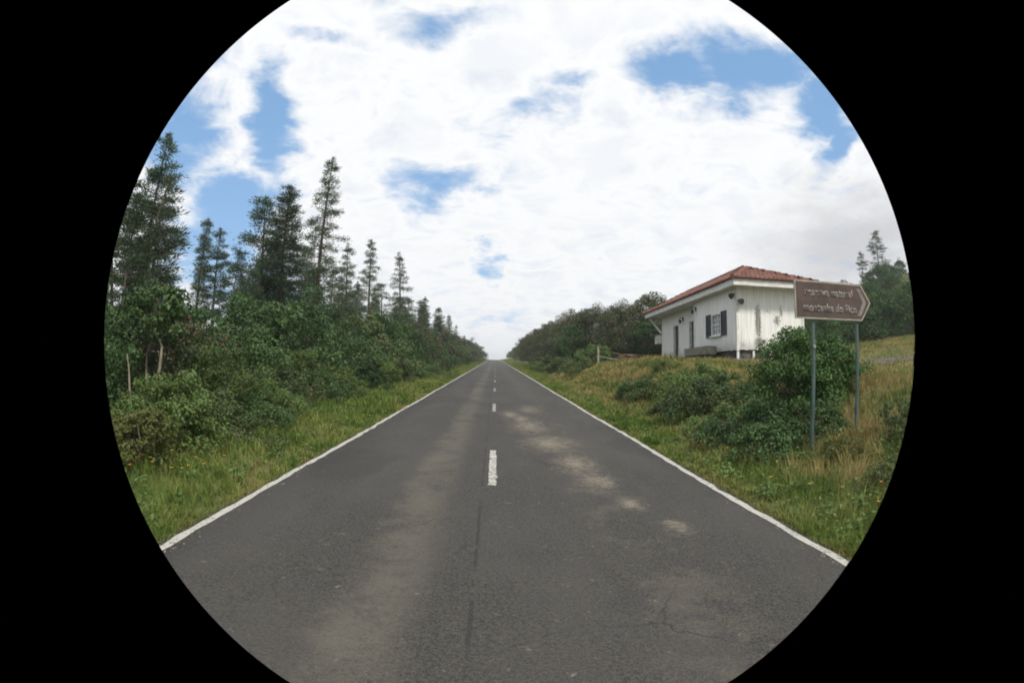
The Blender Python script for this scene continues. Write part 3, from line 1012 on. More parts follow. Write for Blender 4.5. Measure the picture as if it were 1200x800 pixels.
def shrub(seed, rx, ry, h, leaf=0.07, clumps=60, per=150, low=0.05, stems=5, bark=0.025, rag=0.28):
    """round leafy bush or small broad tree: (trunk mesh, crown mesh)"""
    rs = np.random.RandomState(seed)
    mb = MB()
    cs, rad = [], []
    for i in range(clumps):
        a = rs.rand() * 2 * math.pi
        v = low + (1 - low) * rs.rand() ** 0.85
        prof = math.sqrt(max(0.0, 1 - (max(0, v - 0.38) / 0.62) ** 2)) * (0.78 + 0.22 * min(1, v / 0.3))
        q = (0.35 + 0.65 * rs.rand() ** 0.5)
        rr_ = q * prof * (1 + rag * 0.6 * rs.randn())
        cs.append((rx * rr_ * math.cos(a), ry * rr_ * math.sin(a), h * v * (1 + rag * 0.25 * rs.randn() * (v > 0.6)) - 0.1 * h * v))
        rad.append((0.16 + 0.13 * rs.rand()) * min(rx, ry, h) * (1.15 - 0.4 * v))
    cs, rad = np.array(cs), np.array(rad)
    order = np.argsort(-cs[:, 2])
    for i in range(stems):
        c = cs[order[int(rs.rand() * clumps * 0.6)]]
        p0 = np.array([rs.randn() * 0.08 * rx, rs.randn() * 0.08 * ry, -0.15])
        mid_ = p0 * 0.4 + c * 0.55 + np.array([rs.randn() * 0.1, rs.randn() * 0.1, 0.1]) * rx
        mb.tube([p0, mid_, c], [bark * h ** 0.5, bark * 0.65 * h ** 0.5, bark * 0.25], 6)
        for b in range(3):
            c2 = cs[rs.randint(clumps)]
            mb.tube([mid_, (mid_ + c2) / 2 + rs.randn(3) * 0.05, c2], [bark * 0.5, bark * 0.35, 0.006], 5, cap=False)
    Ps, Ns = [], []
    for c, r_ in zip(cs, rad):
        n = int(per * rs.uniform(0.6, 1.3))
        d = unit(rs.randn(n, 3))
        rr_ = r_ * (0.55 + 0.6 * rs.rand(n) ** 0.7)
        sc = np.array([1.15, 1.15, 0.8])
        P = c + d * rr_[:, None] * sc
        keep = P[:, 2] > 0.02
        Ps.append(P[keep])
        Ns.append(unit(d * 0.7 + rs.randn(n, 3) * 0.55 + np.array([0, 0, 0.35]))[keep])
    V, F = leaf_quads(np.concatenate(Ps), np.concatenate(Ns), leaf, rs)
    return mb.mesh('trunk', True), mesh_np('crown', V, F)


def plant(name, label, cat, kit, x, y, mat, scale=1.0, rz_=0.0, group=None, bark=None, sink=0.0, sc3=None):
    tm, cm = kit
    o = thing(name, label, cat, (x, y, gz(x, y) - sink), (0, 0, rz_), group)
    s = sc3 or (scale, scale, scale)
    for nm, me, mt in (('trunk', tm, bark or M_BARK), ('crown', cm, mat)):
        p = bpy.data.objects.new(nm, me)
        COL.objects.link(p)
        p.parent = o
        p.scale = s
        if not me.materials:
            me.materials.append(mt)
        p.material_slots[0].link = 'OBJECT'
        p.material_slots[0].material = mt
    return o


# --- conifers of the left side
K_BIG = conifer(11, 8.0, 1.05, 0.14, 0.55, 5, 'pine', 42, lean=0.05)
K_LEAN = conifer(12, 5.7, 0.75, 0.45, 0.42, 4, 'pine', 20, lean=0.10)
K_THIN = conifer(13, 7.5, 0.55, 0.10, 0.26, 5, 'spire', 18, lean=0.02)
K_DENSE = conifer(14, 9.0, 1.5, 0.08, 0.30, 7, 'column', 26, lean=0.03)
K_SPIRE = conifer(15, 11.0, 1.95, 0.16, 0.46, 6, 'spire', 24, lean=0.025)
K_SPIRE2 = conifer(16, 8.3, 1.6, 0.08, 0.33, 6, 'spire', 24, lean=0.02)
K_BUSHY = conifer(17, 6.0, 0.9, 0.06, 0.34, 6, 'pine', 22, lean=0.03)
K_SPIRE3 = conifer(18, 8.6, 1.55, 0.12, 0.40, 5, 'spire', 22, lean=0.04)
K_SPIRE4 = conifer(19, 7.4, 1.5, 0.05, 0.34, 7, 'column', 20, lean=-0.015)
K_RAGGED = conifer(20, 6.5, 1.1, 0.22, 0.55, 5, 'pine', 30, lean=0.06)
G_CON = 'conifers along the left side of the road'
conifers = [
    (K_BIG, -10.15, 12.8, 0.94, 0.3, M_CONIFER, 'tall dark ragged pine towering at the left rim of the view, topmost at far left'),
    (K_LEAN, -9.4, 12.1, 1.04, 0.0, M_CONIFER2, 'slender bare trunked pine leaning against the tall ragged pine at far left'),
    (K_LEAN, -10.7, 12.0, 1.16, 2.2, M_CONIFER, 'thin bare trunked pine at the rim, left of the leaning slender one'),
    (K_LEAN, -11.6, 15.6, 1.22, 5.6, M_CONIFER2, 'thin bare trunked pine just right of the tall ragged pine'),
    (K_LEAN, -12.4, 14.6, 1.1, 4.0, M_CONIFER, 'thin pine standing behind the tall ragged pine'),
    (K_BUSHY, -9.5, 11.35, 0.86, 1.2, M_CONIFER, 'dark conifer cut off by the left edge of the circular view'),
    (K_BUSHY, -11.8, 14.9, 0.72, 2.4, M_CONIFER2, 'short dark conifer in front of the gap between the leftmost pines'),
    (K_THIN, -14.0, 22.9, 1.0, 0.4, M_CONIFER2, 'very thin spire of a conifer just right of the tall ragged pine'),
    (K_BIG, -11.0, 19.2, 0.76, 2.0, M_CONIFER, 'mid height dark pine with a flat bushy top, right of the very thin spire'),
    (K_SPIRE2, -13.0, 25.4, 0.62, 0.7, M_CONIFER2, 'small greyish conifer low between the flat topped pine and the dense one'),
    (K_DENSE, -9.9, 23.1, 0.98, 0.2, M_CONIFER, 'dense broad dark conifer with a double top against the blue sky'),
    (K_BUSHY, -10.9, 23.6, 1.42, 3.0, M_CONIFER, 'ragged conifer whose top leans left out of the dense broad conifer'),
    (K_SPIRE, -8.5, 25.0, 0.99, 0.0, M_CONIFER2, 'tallest slim conifer with open tiers of branches and bare lower trunk'),
    (K_SPIRE4, -11.0, 30.2, 0.98, 1.5, M_CONIFER, 'conifer half hidden behind the tallest slim one'),
    (K_SPIRE3, -9.1, 33.4, 0.95, 2.6, M_CONIFER, 'pointed conifer first to the right of the tallest slim one'),
    (K_SPIRE, -8.7, 37.2, 0.84, 2.1, M_CONIFER2, 'pointed conifer with a wide shouldered top, second right of the tallest one'),
    (K_SPIRE3, -8.1, 45.8, 1.14, 4.0, M_CONIFER2, 'rusty tipped conifer standing alone against white cloud, third right of the tallest one'),
    (K_SPIRE2, -8.0, 62.5, 0.95, 5.0, M_CONIFER, 'first of three small pointed conifers farther along the left road edge'),
    (K_SPIRE4, -7.8, 75.5, 1.05, 0.9, M_CONIFER2, 'middle one of three small pointed conifers farther along the left road edge'),
    (K_SPIRE2, -7.6, 92.0, 0.98, 3.3, M_CONIFER2, 'last and smallest of three pointed conifers farther along the left road edge'),
    (K_SPIRE2, -10.6, 40.5, 0.80, 1.1, M_CONIFER, 'dark conifer filling the gap behind the two pointed conifers'),
    (K_SPIRE2, -9.8, 53.0, 0.78, 2.2, M_CONIFER, 'low dark conifer behind the bushes before the three small pointed ones'),
    (K_RAGGED, -9.2, 17.2, 0.72, 0.5, M_CONIFER, 'ragged young pine filling the gap below the flat topped pine'),
    (K_SPIRE4, -10.2, 21.2, 0.62, 1.7, M_CONIFER, 'young dark conifer just left of the dense broad one'),
    (K_RAGGED, -9.3, 27.6, 0.86, 2.9, M_CONIFER, 'ragged pine filling the space right of the tallest slim conifer'),
    (K_SPIRE4, -8.7, 30.5, 0.70, 0.2, M_CONIFER2, 'shorter full conifer close to the right of the tallest slim one'),
    (K_RAGGED, -8.4, 40.8, 1.0, 4.1, M_CONIFER, 'ragged pine between the wide shouldered conifer and the rusty tipped one'),
    (K_SPIRE4, -8.6, 49.5, 0.86, 5.0, M_CONIFER, 'full dark conifer right behind the rusty tipped one'),
    (K_RAGGED, -8.2, 57.0, 1.05, 0.8, M_CONIFER, 'ragged pine left of the first of the three small pointed ones'),
    (K_SPIRE3, -8.4, 68.5, 0.78, 1.9, M_CONIFER, 'slim conifer between the first and middle of the three small ones'),
    (K_RAGGED, -12.5, 17.5, 0.95, 3.6, M_CONIFER2, 'greyish ragged pine behind the flat topped pine'),
    (K_SPIRE4, -9.8, 36.0, 0.72, 1.2, M_CONIFER, 'full mid height conifer between the first pointed one and the wide shouldered one'),
    (K_DENSE, -9.6, 43.5, 0.66, 2.2, M_CONIFER2, 'full greyish conifer left of the rusty tipped one'),
    (K_SPIRE4, -9.0, 56.0, 0.95, 3.1, M_CONIFER2, 'full greyish conifer right of the rusty tipped one'),
    (K_DENSE, -8.6, 65.5, 0.80, 4.2, M_CONIFER, 'dense conifer between the first and middle of the three small ones'),
    (K_SPIRE4, -8.4, 82.0, 0.95, 5.2, M_CONIFER2, 'conifer between the middle and last of the three small ones'),
    (K_SPIRE3, -7.6, 108.0, 0.85, 1.4, M_CONIFER2, 'far conifer just past the three small pointed ones'),
    (K_SPIRE2, -7.3, 132.0, 0.75, 2.4, M_CONIFER2, 'farthest little conifer on the left toward the crest'),
    (K_RAGGED, -10.2, 32.5, 0.95, 5.5, M_CONIFER2, 'ragged greyish pine behind the first pointed conifer'),
    (K_SPIRE4, -12.4, 26.5, 0.80, 2.4, M_CONIFER2, 'greyish full conifer behind the dense broad one'),
]
for kit, x, y, s, rz_, mt, lab in conifers:
    plant('conifer', lab, 'conifer', kit, x, y, mt, s, rz_, G_CON)

# --- broad bushes along the left side
K_SH = [shrub(31, 1.5, 1.5, 2.55, 0.08, 75, 220), shrub(32, 1.9, 1.5, 3.0, 0.085, 85, 220, rag=0.35), shrub(33, 1.2, 1.3, 2.2, 0.07, 65, 220), shrub(34, 1.6, 1.8, 2.6, 0.10, 75, 150, rag=0.4), shrub(35, 1.7, 1.5, 2.9, 0.075, 80, 230, rag=0.45), shrub(36, 1.4, 1.6, 2.7, 0.125, 60, 130, rag=0.5)]
G_LB = 'bushes along the left side of the road'
left_bushes = [
    (2, -5.30, 9.6, 0.72, M_SHRUBB, 'rounded brighter green bush standing out in front of the left thicket by the verge'),
    (0, -7.25, 7.2, 0.90, M_SHRUB, 'dark bush at the left edge of the view behind the pale dead stem'),
    (1, -8.90, 9.6, 0.80, M_SHRUB, 'dark leafy bush behind the forked pale trunk'),
    (4, -7.25, 10.2, 0.84, M_HEATH, 'dark bush directly behind the rounded brighter bush'),
    (0, -6.85, 12.6, 0.99, M_SHRUB, 'dark spreading bush under the thin conifer spire'),
    (5, -6.95, 15.4, 1.03, M_SHRUB, 'broad dark bush left of the bare trunk of the tallest conifer'),
    (4, -6.65, 18.6, 1.13, M_SHRUB, 'dark bush at the foot of the dense broad conifer'),
    (2, -5.85, 15.2, 0.71, M_SHRUBB, 'low leafy bush spilling on the verge before the dense conifer'),
    (0, -6.65, 22.2, 1.19, M_SHRUB, 'dark bush in front of the bare trunk of the tallest conifer'),
    (5, -6.45, 26.4, 1.21, M_BRACKEN, 'bush with mixed greens right of the tallest conifer'),
    (2, -5.65, 24.0, 0.81, M_SHRUBB, 'small bright bush at the verge right of the tallest conifer'),
    (3, -6.35, 31.0, 1.27, M_SHRUB, 'bush below the first pointed conifer by the verge'),
    (4, -6.15, 36.5, 1.30, M_SHRUB, 'bush below the wide shouldered conifer by the verge'),
    (1, -6.05, 43.0, 1.32, M_HEATH, 'bush at the foot of the rusty tipped conifer'),
    (5, -5.95, 51.0, 1.35, M_SHRUB, 'bush along the far left verge before the three pointed conifers'),
    (0, -5.95, 60.0, 1.53, M_HEATH, 'brownish bush at the foot of the first of the three small conifers'),
    (1, -5.95, 71.0, 1.51, M_SHRUB, 'bush under the middle one of the three small conifers'),
    (3, -5.75, 84.0, 1.62, M_HEATH, 'rounded bush under the last of the three small conifers'),
    (0, -5.65, 100.0, 1.73, M_HEATH, 'brownish rounded bush just past the three small conifers'),
    (1, -5.65, 120.0, 1.62, M_HEATH, 'far rusty bush on the left before the road crest'),
    (3, -5.45, 146.0, 1.73, M_HEATH, 'distant bush on the left next before the last one at the crest'),
    (0, -5.25, 180.0, 1.73, M_SHRUB, 'distant low bush on the left nearest the road crest'),
    (1, -10.60, 15.6, 1.05, M_SHRUB, 'bush in the second row under the flat topped pine'),
    (0, -10.20, 27.5, 1.15, M_SHRUB, 'bush in the second row between the dense conifer and the tallest one'),
]
for i, (k, x, y, s, mt, lab) in enumerate(left_bushes):
    plant('leafy_bush', lab, 'bush', K_SH[k], x, y, mt, s, 1.1 * i, G_LB)
plant('verge_shrub', 'low yellow green shrub with small yellow flowers at the lower left edge of the view', 'shrub', shrub(41, 0.55, 0.6, 0.75, 0.05, 45, 130), -4.45, 5.75, M_GORSE, 1.05, 0.0)
K_VG = [shrub(44, 0.75, 0.85, 0.8, 0.048, 55, 220, rag=0.45), shrub(45, 0.9, 0.8, 1.05, 0.052, 60, 230, rag=0.45)]
for i, (k, x, y, s, mt, lab) in enumerate([
        (1, -4.80, 7.0, 1.06, M_SHRUBB, 'leafy green undergrowth between the yellow flowered shrub and the pale dead stem'),
        (0, -4.65, 8.3, 1.01, M_BRACKEN, 'low undergrowth at the verge left of the rounded brighter bush'),
        (0, -5.00, 11.4, 1.01, M_SHRUBB, 'low leafy growth at the verge right of the rounded brighter bush'),
        (1, -5.35, 13.2, 1.01, M_BRACKEN, 'olive undergrowth at the verge below the dense broad conifer'),
        (0, -5.35, 18.0, 1.23, M_SHRUBB, 'low bright undergrowth at the verge just before the tallest slim conifer'),
        (1, -5.35, 28.5, 1.34, M_BRACKEN, 'olive undergrowth at the verge below the first pointed conifer'),
        (0, -5.25, 35.0, 1.68, M_SHRUBB, 'bright undergrowth at the verge below the rusty tipped conifer'),
        (0, -4.55, 9.6, 0.85, M_SHRUB, 'dark undergrowth right in front of the rounded brighter bush'),
        (1, -5.0, 15.4, 0.95, M_SHRUB, 'dark undergrowth at the verge below the small leafy bush'),
        (0, -5.1, 21.5, 1.15, M_SHRUB, 'dark undergrowth at the verge in front of the tallest slim conifer'),
        (1, -5.1, 25.0, 1.1, M_SHRUBB, 'bright undergrowth at the verge just past the tallest slim conifer'),
        (0, -5.0, 41.0, 1.5, M_BRACKEN, 'olive undergrowth at the verge between the wide shouldered and the rusty tipped conifer'),
        (1, -5.0, 48.0, 1.5, M_SHRUB, 'dark undergrowth at the far left verge past the rusty tipped conifer')]):
    plant('undergrowth', lab, 'undergrowth', K_VG[k], x, y, mt, s, 1.3 * i, 'low undergrowth along the left verge', sink=0.05)
# pale stems in the thicket
dt = thing('dead_stem', 'single pale bare dead stem standing upright in the dark thicket at far left', 'dead tree', (-5.75, 7.35, gz(-5.75, 7.35)))
MB().tube([(0, 0, -0.2), (-0.02, 0, 0.35), (-0.10, 0.02, 0.7), (-0.13, 0.03, 1.05), (-0.2, 0.05, 1.3)], [0.032, 0.028, 0.022, 0.016, 0.008], 7).build('stem', M_PALEBARK, dt, True)
ft = thing('forked_tree', 'forked pale trunk with a thin dark crown inside the left thicket', 'tree', (-6.35, 8.7, gz(-6.35, 8.7)))
MB().tube([(0, 0, -0.2), (0.05, 0, 0.5), (0.22, 0, 0.95), (0.18, 0.1, 1.35), (-0.05, 0.1, 1.75)], [0.055, 0.045, 0.034, 0.026, 0.014], 7).tube([(0.02, 0, 0.3), (-0.14, 0.02, 0.8), (-0.16, 0.05, 1.2), (0.02, 0.1, 1.7)], [0.036, 0.028, 0.022, 0.012], 6).build('trunk', M_PALEBARK, ft, True)
cr = obj('crown', shrub(43, 0.8, 0.7, 1.2, 0.09, 36, 130)[1], M_SHRUB, ft)
cr.location = (0, 0.1, 1.35)

# --- right side: tree heath hedge, from the house to the crest
K_HE = [shrub(51, 2.2, 2.3, 4.6, 0.10, 150, 190, 0.0, 6, rag=0.16), shrub(52, 2.6, 2.2, 5.0, 0.11, 160, 190, 0.0, 6, rag=0.2), shrub(53, 1.8, 2.0, 3.8, 0.10, 100, 170, 0.02, 5, rag=0.16)]
G_RH = 'tree heaths of the hedge along the right side'
hedge = [
    (1, 12.2, 42.5, 1.10, M_HEATH, 'large domed dark heath tree rising just left of the house roof'),
    (0, 9.6, 41.5, 1.02, M_HEATH, 'dark heath tree in shade behind the fence post and brushwood'),
    (0, 8.6, 46.5, 1.08, M_HEATH, 'heath tree with reddish tips left of the domed one by the house'),
    (1, 7.6, 52.0, 1.00, M_HEATH, 'broad heath tree in the middle of the right hedge'),
    (2, 6.6, 46.0, 0.92, M_SHRUB, 'lower green heath bush in front of the middle of the right hedge'),
    (0, 7.2, 60.0, 1.08, M_HEATH, 'heath tree with a ragged brown crown past the middle of the right hedge'),
    (1, 6.8, 69.0, 1.00, M_HEATH, 'heath tree whose crown slopes toward the road in the right hedge'),
    (2, 6.4, 79.0, 1.30, M_HEATH, 'rounded heath bush two thirds along the right hedge'),
    (0, 6.4, 92.0, 1.08, M_HEATH, 'dull brown heath tree far along the right hedge'),
    (1, 6.2, 108.0, 1.00, M_HEATH, 'dark rounded heath at the far end of the hedge before the crest'),
    (2, 6.2, 128.0, 1.10, M_HEATH, 'last full heath bush of the right hedge before the crest'),
    (2, 5.8, 160.0, 0.95, M_SHRUBB, 'small pale green bush at the crest on the right'),
    (2, 5.8, 205.0, 0.85, M_SHRUBB, 'tiny distant bush on the right beside the road end'),
    (1, 16.0, 45.0, 1.05, M_HEATH, 'heath tree hidden mostly behind the house roof'),
    (2, 11.2, 39.5, 0.85, M_SHRUB, 'dark low heath tree in shade close to the far end of the house'),
    (2, 10.4, 47.5, 1.1, M_SHRUB, 'dark green heath tree deep in the hedge behind the fence post'),
    (0, 14.5, 50.0, 1.1, M_HEATH, 'tall heath tree deep behind the domed one by the house'),
]
for i, (k, x, y, s, mt, lab) in enumerate(hedge):
    plant('tree_heath', lab, 'tree', K_HE[k], x, y, mt, s, 0.8 * i + 0.3, G_RH)
# rusty sprays standing above the hedge
K_SP = shrub(61, 0.6, 0.6, 1.6, 0.10, 16, 60, 0.45, 4, 0.03, 0.5)
for x, y, zb, s, lab in [(9.9, 44.0, 3.6, 1.0, 'rusty leafed spray sticking up above the hedge, nearest the house'),
                         (7.3, 53.0, 3.4, 0.85, 'rusty leafed spray at the top of the middle of the hedge'),
                         (6.6, 92.0, 3.6, 1.2, 'far rusty tuft on the falling outline of the hedge toward the crest')]:
    o = plant('rusty_sapling', lab, 'sapling', K_SP, x, y, M_RUST, 1.0, 0.4, 'rusty saplings above the hedge', sc3=(s, s, s * (zb + 1.6) / 1.6))
# low green growth at the foot of the hedge
K_LOW = [shrub(71, 0.9, 0.9, 1.1, 0.075, 55, 130), shrub(72, 1.2, 0.9, 1.0, 0.07, 60, 130, rag=0.4), shrub(73, 0.7, 0.8, 0.9, 0.06, 50, 130, rag=0.4)]
G_BK = 'low bushes on the right bank'
bank = [
    (0, 6.5, 36.0, 1.35, M_SHRUBB, 'rounded bright green bush left of the fence post at the near hedge end'),
    (1, 5.2, 34.0, 1.15, M_BRACKEN, 'pale green ferny bush at the roadside in front of the hedge'),
    (2, 4.9, 41.0, 1.3, M_BRACKEN, 'olive bush at the roadside below the middle of the hedge'),
    (1, 4.8, 50.0, 1.3, M_SHRUBB, 'low green bush at the roadside farther along the hedge foot'),
    (2, 4.9, 62.0, 1.5, M_SHRUBB, 'farthest low green bush at the hedge foot'),
    (1, 4.75, 16.8, 0.72, M_BRACKEN, 'brownish bramble tangle on the bank below the near corner of the house'),
    (0, 4.9, 13.2, 0.85, M_SHRUBB, 'green bramble bush on the bank below the window of the house'),
    (1, 4.75, 11.6, 0.85, M_BRACKEN, 'dark bramble bush with dry stems on the bank, left of the big bush'),
    (2, 4.25, 13.0, 0.60, M_BRACKEN, 'low scrubby plant at the foot of the bank below the house'),
    (1, 4.3, 8.3, 0.82, M_SHRUB, 'dense green bramble at the bank foot left of the sign post'),
    (0, 4.0, 7.3, 0.62, M_SHRUB, 'small dark leafy clump near the white line left of the sign posts'),
    (2, 5.15, 7.75, 0.72, M_SHRUB, 'green leafy clump between the two sign posts'),
    (2, 5.6, 5.9, 0.62, M_BRACKEN, 'mixed green and brown scrub by the right rim of the view below the sign'),
    (1, 4.55, 4.75, 0.42, M_BRACKEN, 'low dark green scrub at the lower right rim of the view'),
    (2, 5.9, 19.0, 0.62, M_SHRUBB, 'small green shrub on top of the bank below the shuttered window'),
    (1, 5.7, 14.5, 0.75, M_SHRUBB, 'green bush on the bank top left of the big bush'),
    (1, 4.3, 9.6, 0.65, M_SHRUBB, 'green bramble at the bank foot left of the dense one'),
    (1, 5.3, 12.2, 0.8, M_SHRUB, 'dark leafy shrub on the bank between the dark bramble and the big bush'),
    (2, 5.3, 16.2, 0.75, M_SHRUBB, 'small bright shrub on the bank under the near corner of the house'),
    (0, 4.5, 17.8, 0.6, M_SHRUB, 'dark little shrub at the bank foot left of the brownish tangle'),
    (2, 6.6, 5.6, 0.6, M_SHRUB, 'dark scrub at the right rim of the view behind the lower scrub'),
    (2, 4.7, 6.3, 0.45, M_GORSE, 'yellowish scrub at the foot of the left sign post'),
]
for i, (k, x, y, s, mt, lab) in enumerate(bank):
    plant('bank_bush', lab, 'bush', K_LOW[k], x, y, mt, s, 0.9 * i, G_BK, sink=0.05)
plant('juniper_bush', 'large dense dark green bush behind the sign posts, before the house end wall', 'bush', shrub(81, 0.95, 0.85, 1.75, 0.055, 130, 190, 0.0, 6, 0.02, 0.2), 5.68, 9.3, M_LUSH, 0.98, 0.4, sink=0.08, sc3=(0.98, 0.98, 0.97))
plant('round_bush', 'rounded dark green bush touching the right of the large bush, behind the right sign post', 'bush', shrub(82, 0.7, 0.7, 1.25, 0.055, 90, 180, 0.0, 6, 0.02, 0.2), 6.5, 9.2, M_LUSH, 0.95, 1.7, sink=0.08)


def fern(name, label, x, y, n, ln, seed, mat=M_FERN):
    rs = np.random.RandomState(seed)
    o = thing(name, label, 'fern', (x, y, gz(x, y)))
    for k in range(n):
        a = 2 * math.pi * k / n + rs.uniform(-0.4, 0.4)
        l = ln * rs.uniform(0.7, 1.1)
        up = rs.uniform(0.8, 1.3)
        V, F = [], []
        m_ = 14
        pts = []
        for i in range(m_ + 1):
            q = i / m_
            r_ = l * (0.15 * q + 0.75 * q * q)
            z_ = l * up * (q - 0.62 * q ** 2.4)
            pts.append(np.array([r_ * math.cos(a), r_ * math.sin(a), z_ - 0.05]))
        for i in range(m_):
            w_ = 0.008 * (1 - i / m_) + 0.002
            s_ = np.array([-math.sin(a), math.cos(a), 0])
            b0 = len(V)
            V += [pts[i] - s_ * w_, pts[i] + s_ * w_, pts[i + 1] + s_ * w_ * 0.9, pts[i + 1] - s_ * w_ * 0.9]
            F.append((b0, b0 + 1, b0 + 2, b0 + 3))
            if i > 3:
                q = i / m_
                pl = l * 0.24 * math.sin(min(1, (1.05 - q) * 1.5) * math.pi / 2)
                for sg_ in (-1, 1):
                    b0 = len(V)
                    p = pts[i]
                    d = s_ * sg_ + (pts[i + 1] - pts[i]) / l * 5
                    d = d / np.linalg.norm(d)
                    fw = (pts[i + 1] - pts[i]) * 0.42
                    V += [p - fw, p + d * pl * 0.6 - fw * 0.8 + np.array([0, 0, 0.01]), p + d * pl + np.array([0, 0, -0.02]), p + d * pl * 0.6 + fw * 0.9, p + fw]
                    F.append((b0, b0 + 1, b0 + 2, b0 + 3))
                    F.append((b0, b0 + 3, b0 + 4, b0 + 4))
        quads = [q for q in F if len(set(q)) == 4]
        tri = [q[:3] for q in F if len(set(q)) == 3]
        me = bpy.data.meshes.new('frond')
        me.from_pydata([tuple(v) for v in V], [], quads + tri)
        obj('frond', me, mat, o)
    return o


fern('fern', 'pale green fern with arching fronds before the big bush, left of the sign post', 4.75, 7.95, 5, 0.80, 3)
fern('fern', 'pale green fern on the bank left of the big bush, below the house corner', 5.0, 10.6, 6, 0.62, 8)
fern('fern', 'small fern low on the bank among brown bramble', 4.55, 10.4, 6, 0.42, 9)

# --- hillside at the right
K_HT = [shrub(91, 2.6, 2.6, 4.6, 0.15, 110, 130, 0.0, 5, rag=0.34), shrub(92, 3.0, 2.6, 5.2, 0.16, 120, 130, 0.0, 5, rag=0.38)]
K_TIP = conifer(95, 5.0, 0.9, 0.25, 0.4, 5, 'pine', 24)
G_HT = 'trees on the hillside behind the sign'
hill = [
    (0, 25.0, 38.0, 0.92, 'dark hillside tree just right of the house end'), (1, 29.5, 39.5, 0.95, 'dark hillside tree behind the left half of the sign'),
    (0, 33.8, 39.5, 1.0, 'dark hillside tree behind the pointed end of the sign'), (1, 38.0, 39.0, 1.0, 'dark hillside tree right of the sign at the rim of the view'),
    (1, 36.5, 44.0, 0.9, 'upper hillside tree above the pointed end of the sign'), (0, 41.5, 44.5, 0.9, 'upper hillside tree at the right rim of the view'),
    (0, 31.0, 46.0, 0.95, 'upper hillside tree above the middle of the sign'), (1, 45.0, 54.0, 0.85, 'high hillside tree under the two small trees on the ridge'),
    (0, 40.0, 53.5, 1.0, 'high hillside tree left of the two small trees on the ridge'), (1, 50.5, 58.0, 0.88, 'highest bushy tree on the hillside by the right rim'),
    (0, 22.0, 42.0, 0.75, 'low hillside tree peeping past the end of the house'), (1, 43.0, 40.5, 0.95, 'hillside tree partly outside the right rim of the view'),
    (1, 55.0, 66.0, 0.5, 'tree on the skyline of the hill just below the two small ridge trees'), (0, 50.0, 69.0, 0.72, 'skyline tree left of the two small ridge trees'),
    (1, 45.0, 68.0, 0.72, 'second skyline tree left of the two small ridge trees'), (0, 39.0, 66.0, 0.72, 'skyline tree above the right end of the sign'),
    (1, 33.0, 62.0, 0.72, 'skyline tree above the left part of the sign'), (0, 62.0, 66.0, 0.5, 'skyline tree right of the two small ridge trees'),
    (1, 27.0, 56.0, 0.95, 'farther hillside tree behind the right end of the house roof'), (0, 54.0, 60.5, 0.8, 'hillside tree high at the right rim under the taller ridge tree'),
]
for i, (k, x, y, s, lab) in enumerate(hill):
    plant('hillside_tree', lab, 'tree', K_HT[k], x, y, M_SHRUB, s, 1.3 * i, G_HT)
for x, y, s, lab in [(58.0, 71.5, 1.05, 'left one of two small dark trees on the misty ridge'), (60.3, 69.5, 1.55, 'right one of two small dark trees on the misty ridge, the taller')]:
    plant('ridge_tree', lab, 'tree', K_TIP, x, y, M_CONIFER, s, x, 'small trees on the ridge')

# --- fence remains and brushwood left of the house
fp = thing('wooden_fence', 'old grey fence post with one fallen rail before the dark hedge', 'fence', (6.35, 33.6, gz(6.35, 33.6)))
for x in (0.0,):
    MB().box(x - 0.06, x + 0.06, -0.06, 0.06, -0.3, 1.1).build('post', M_OLDWOOD, fp, bevel=0.01)
for z_ in (0.55,):
    mb = MB().tube([(-0.02, 0.09, z_), (1.7, 0.3, z_ - 0.28)], [0.028, 0.024], 6)
    mb.build('rail', M_OLDWOOD, fp)
bp = thing('brushwood_heap', 'heap of brown dry branches lying on the grass left of the house', 'brushwood', (9.0, 34.6, gz(9.0, 34.6)))
rb = random.Random(9)
M_DRYWOOD = simple_mat('dry_brown_wood', (0.12, 0.075, 0.05), (0.22, 0.15, 0.10), 8, 0.95, 0.1, (1, 1, 0.3))
for k in range(16):
    a = rb.uniform(-0.5, 0.5)
    l = rb.uniform(0.7, 1.4)
    c0 = Vector((rb.uniform(-0.5, 0.5), rb.uniform(-0.4, 0.4), 0.08 + 0.028 * k))
    d = Vector((math.cos(a), math.sin(a), rb.uniform(-0.18, 0.18)))
    MB().tube([c0 - d * l, c0 + Vector((0, 0, rb.uniform(0.0, 0.08))), c0 + d * l], [0.035, 0.03, 0.012], 5).build('branch', M_DRYWOOD, bp)

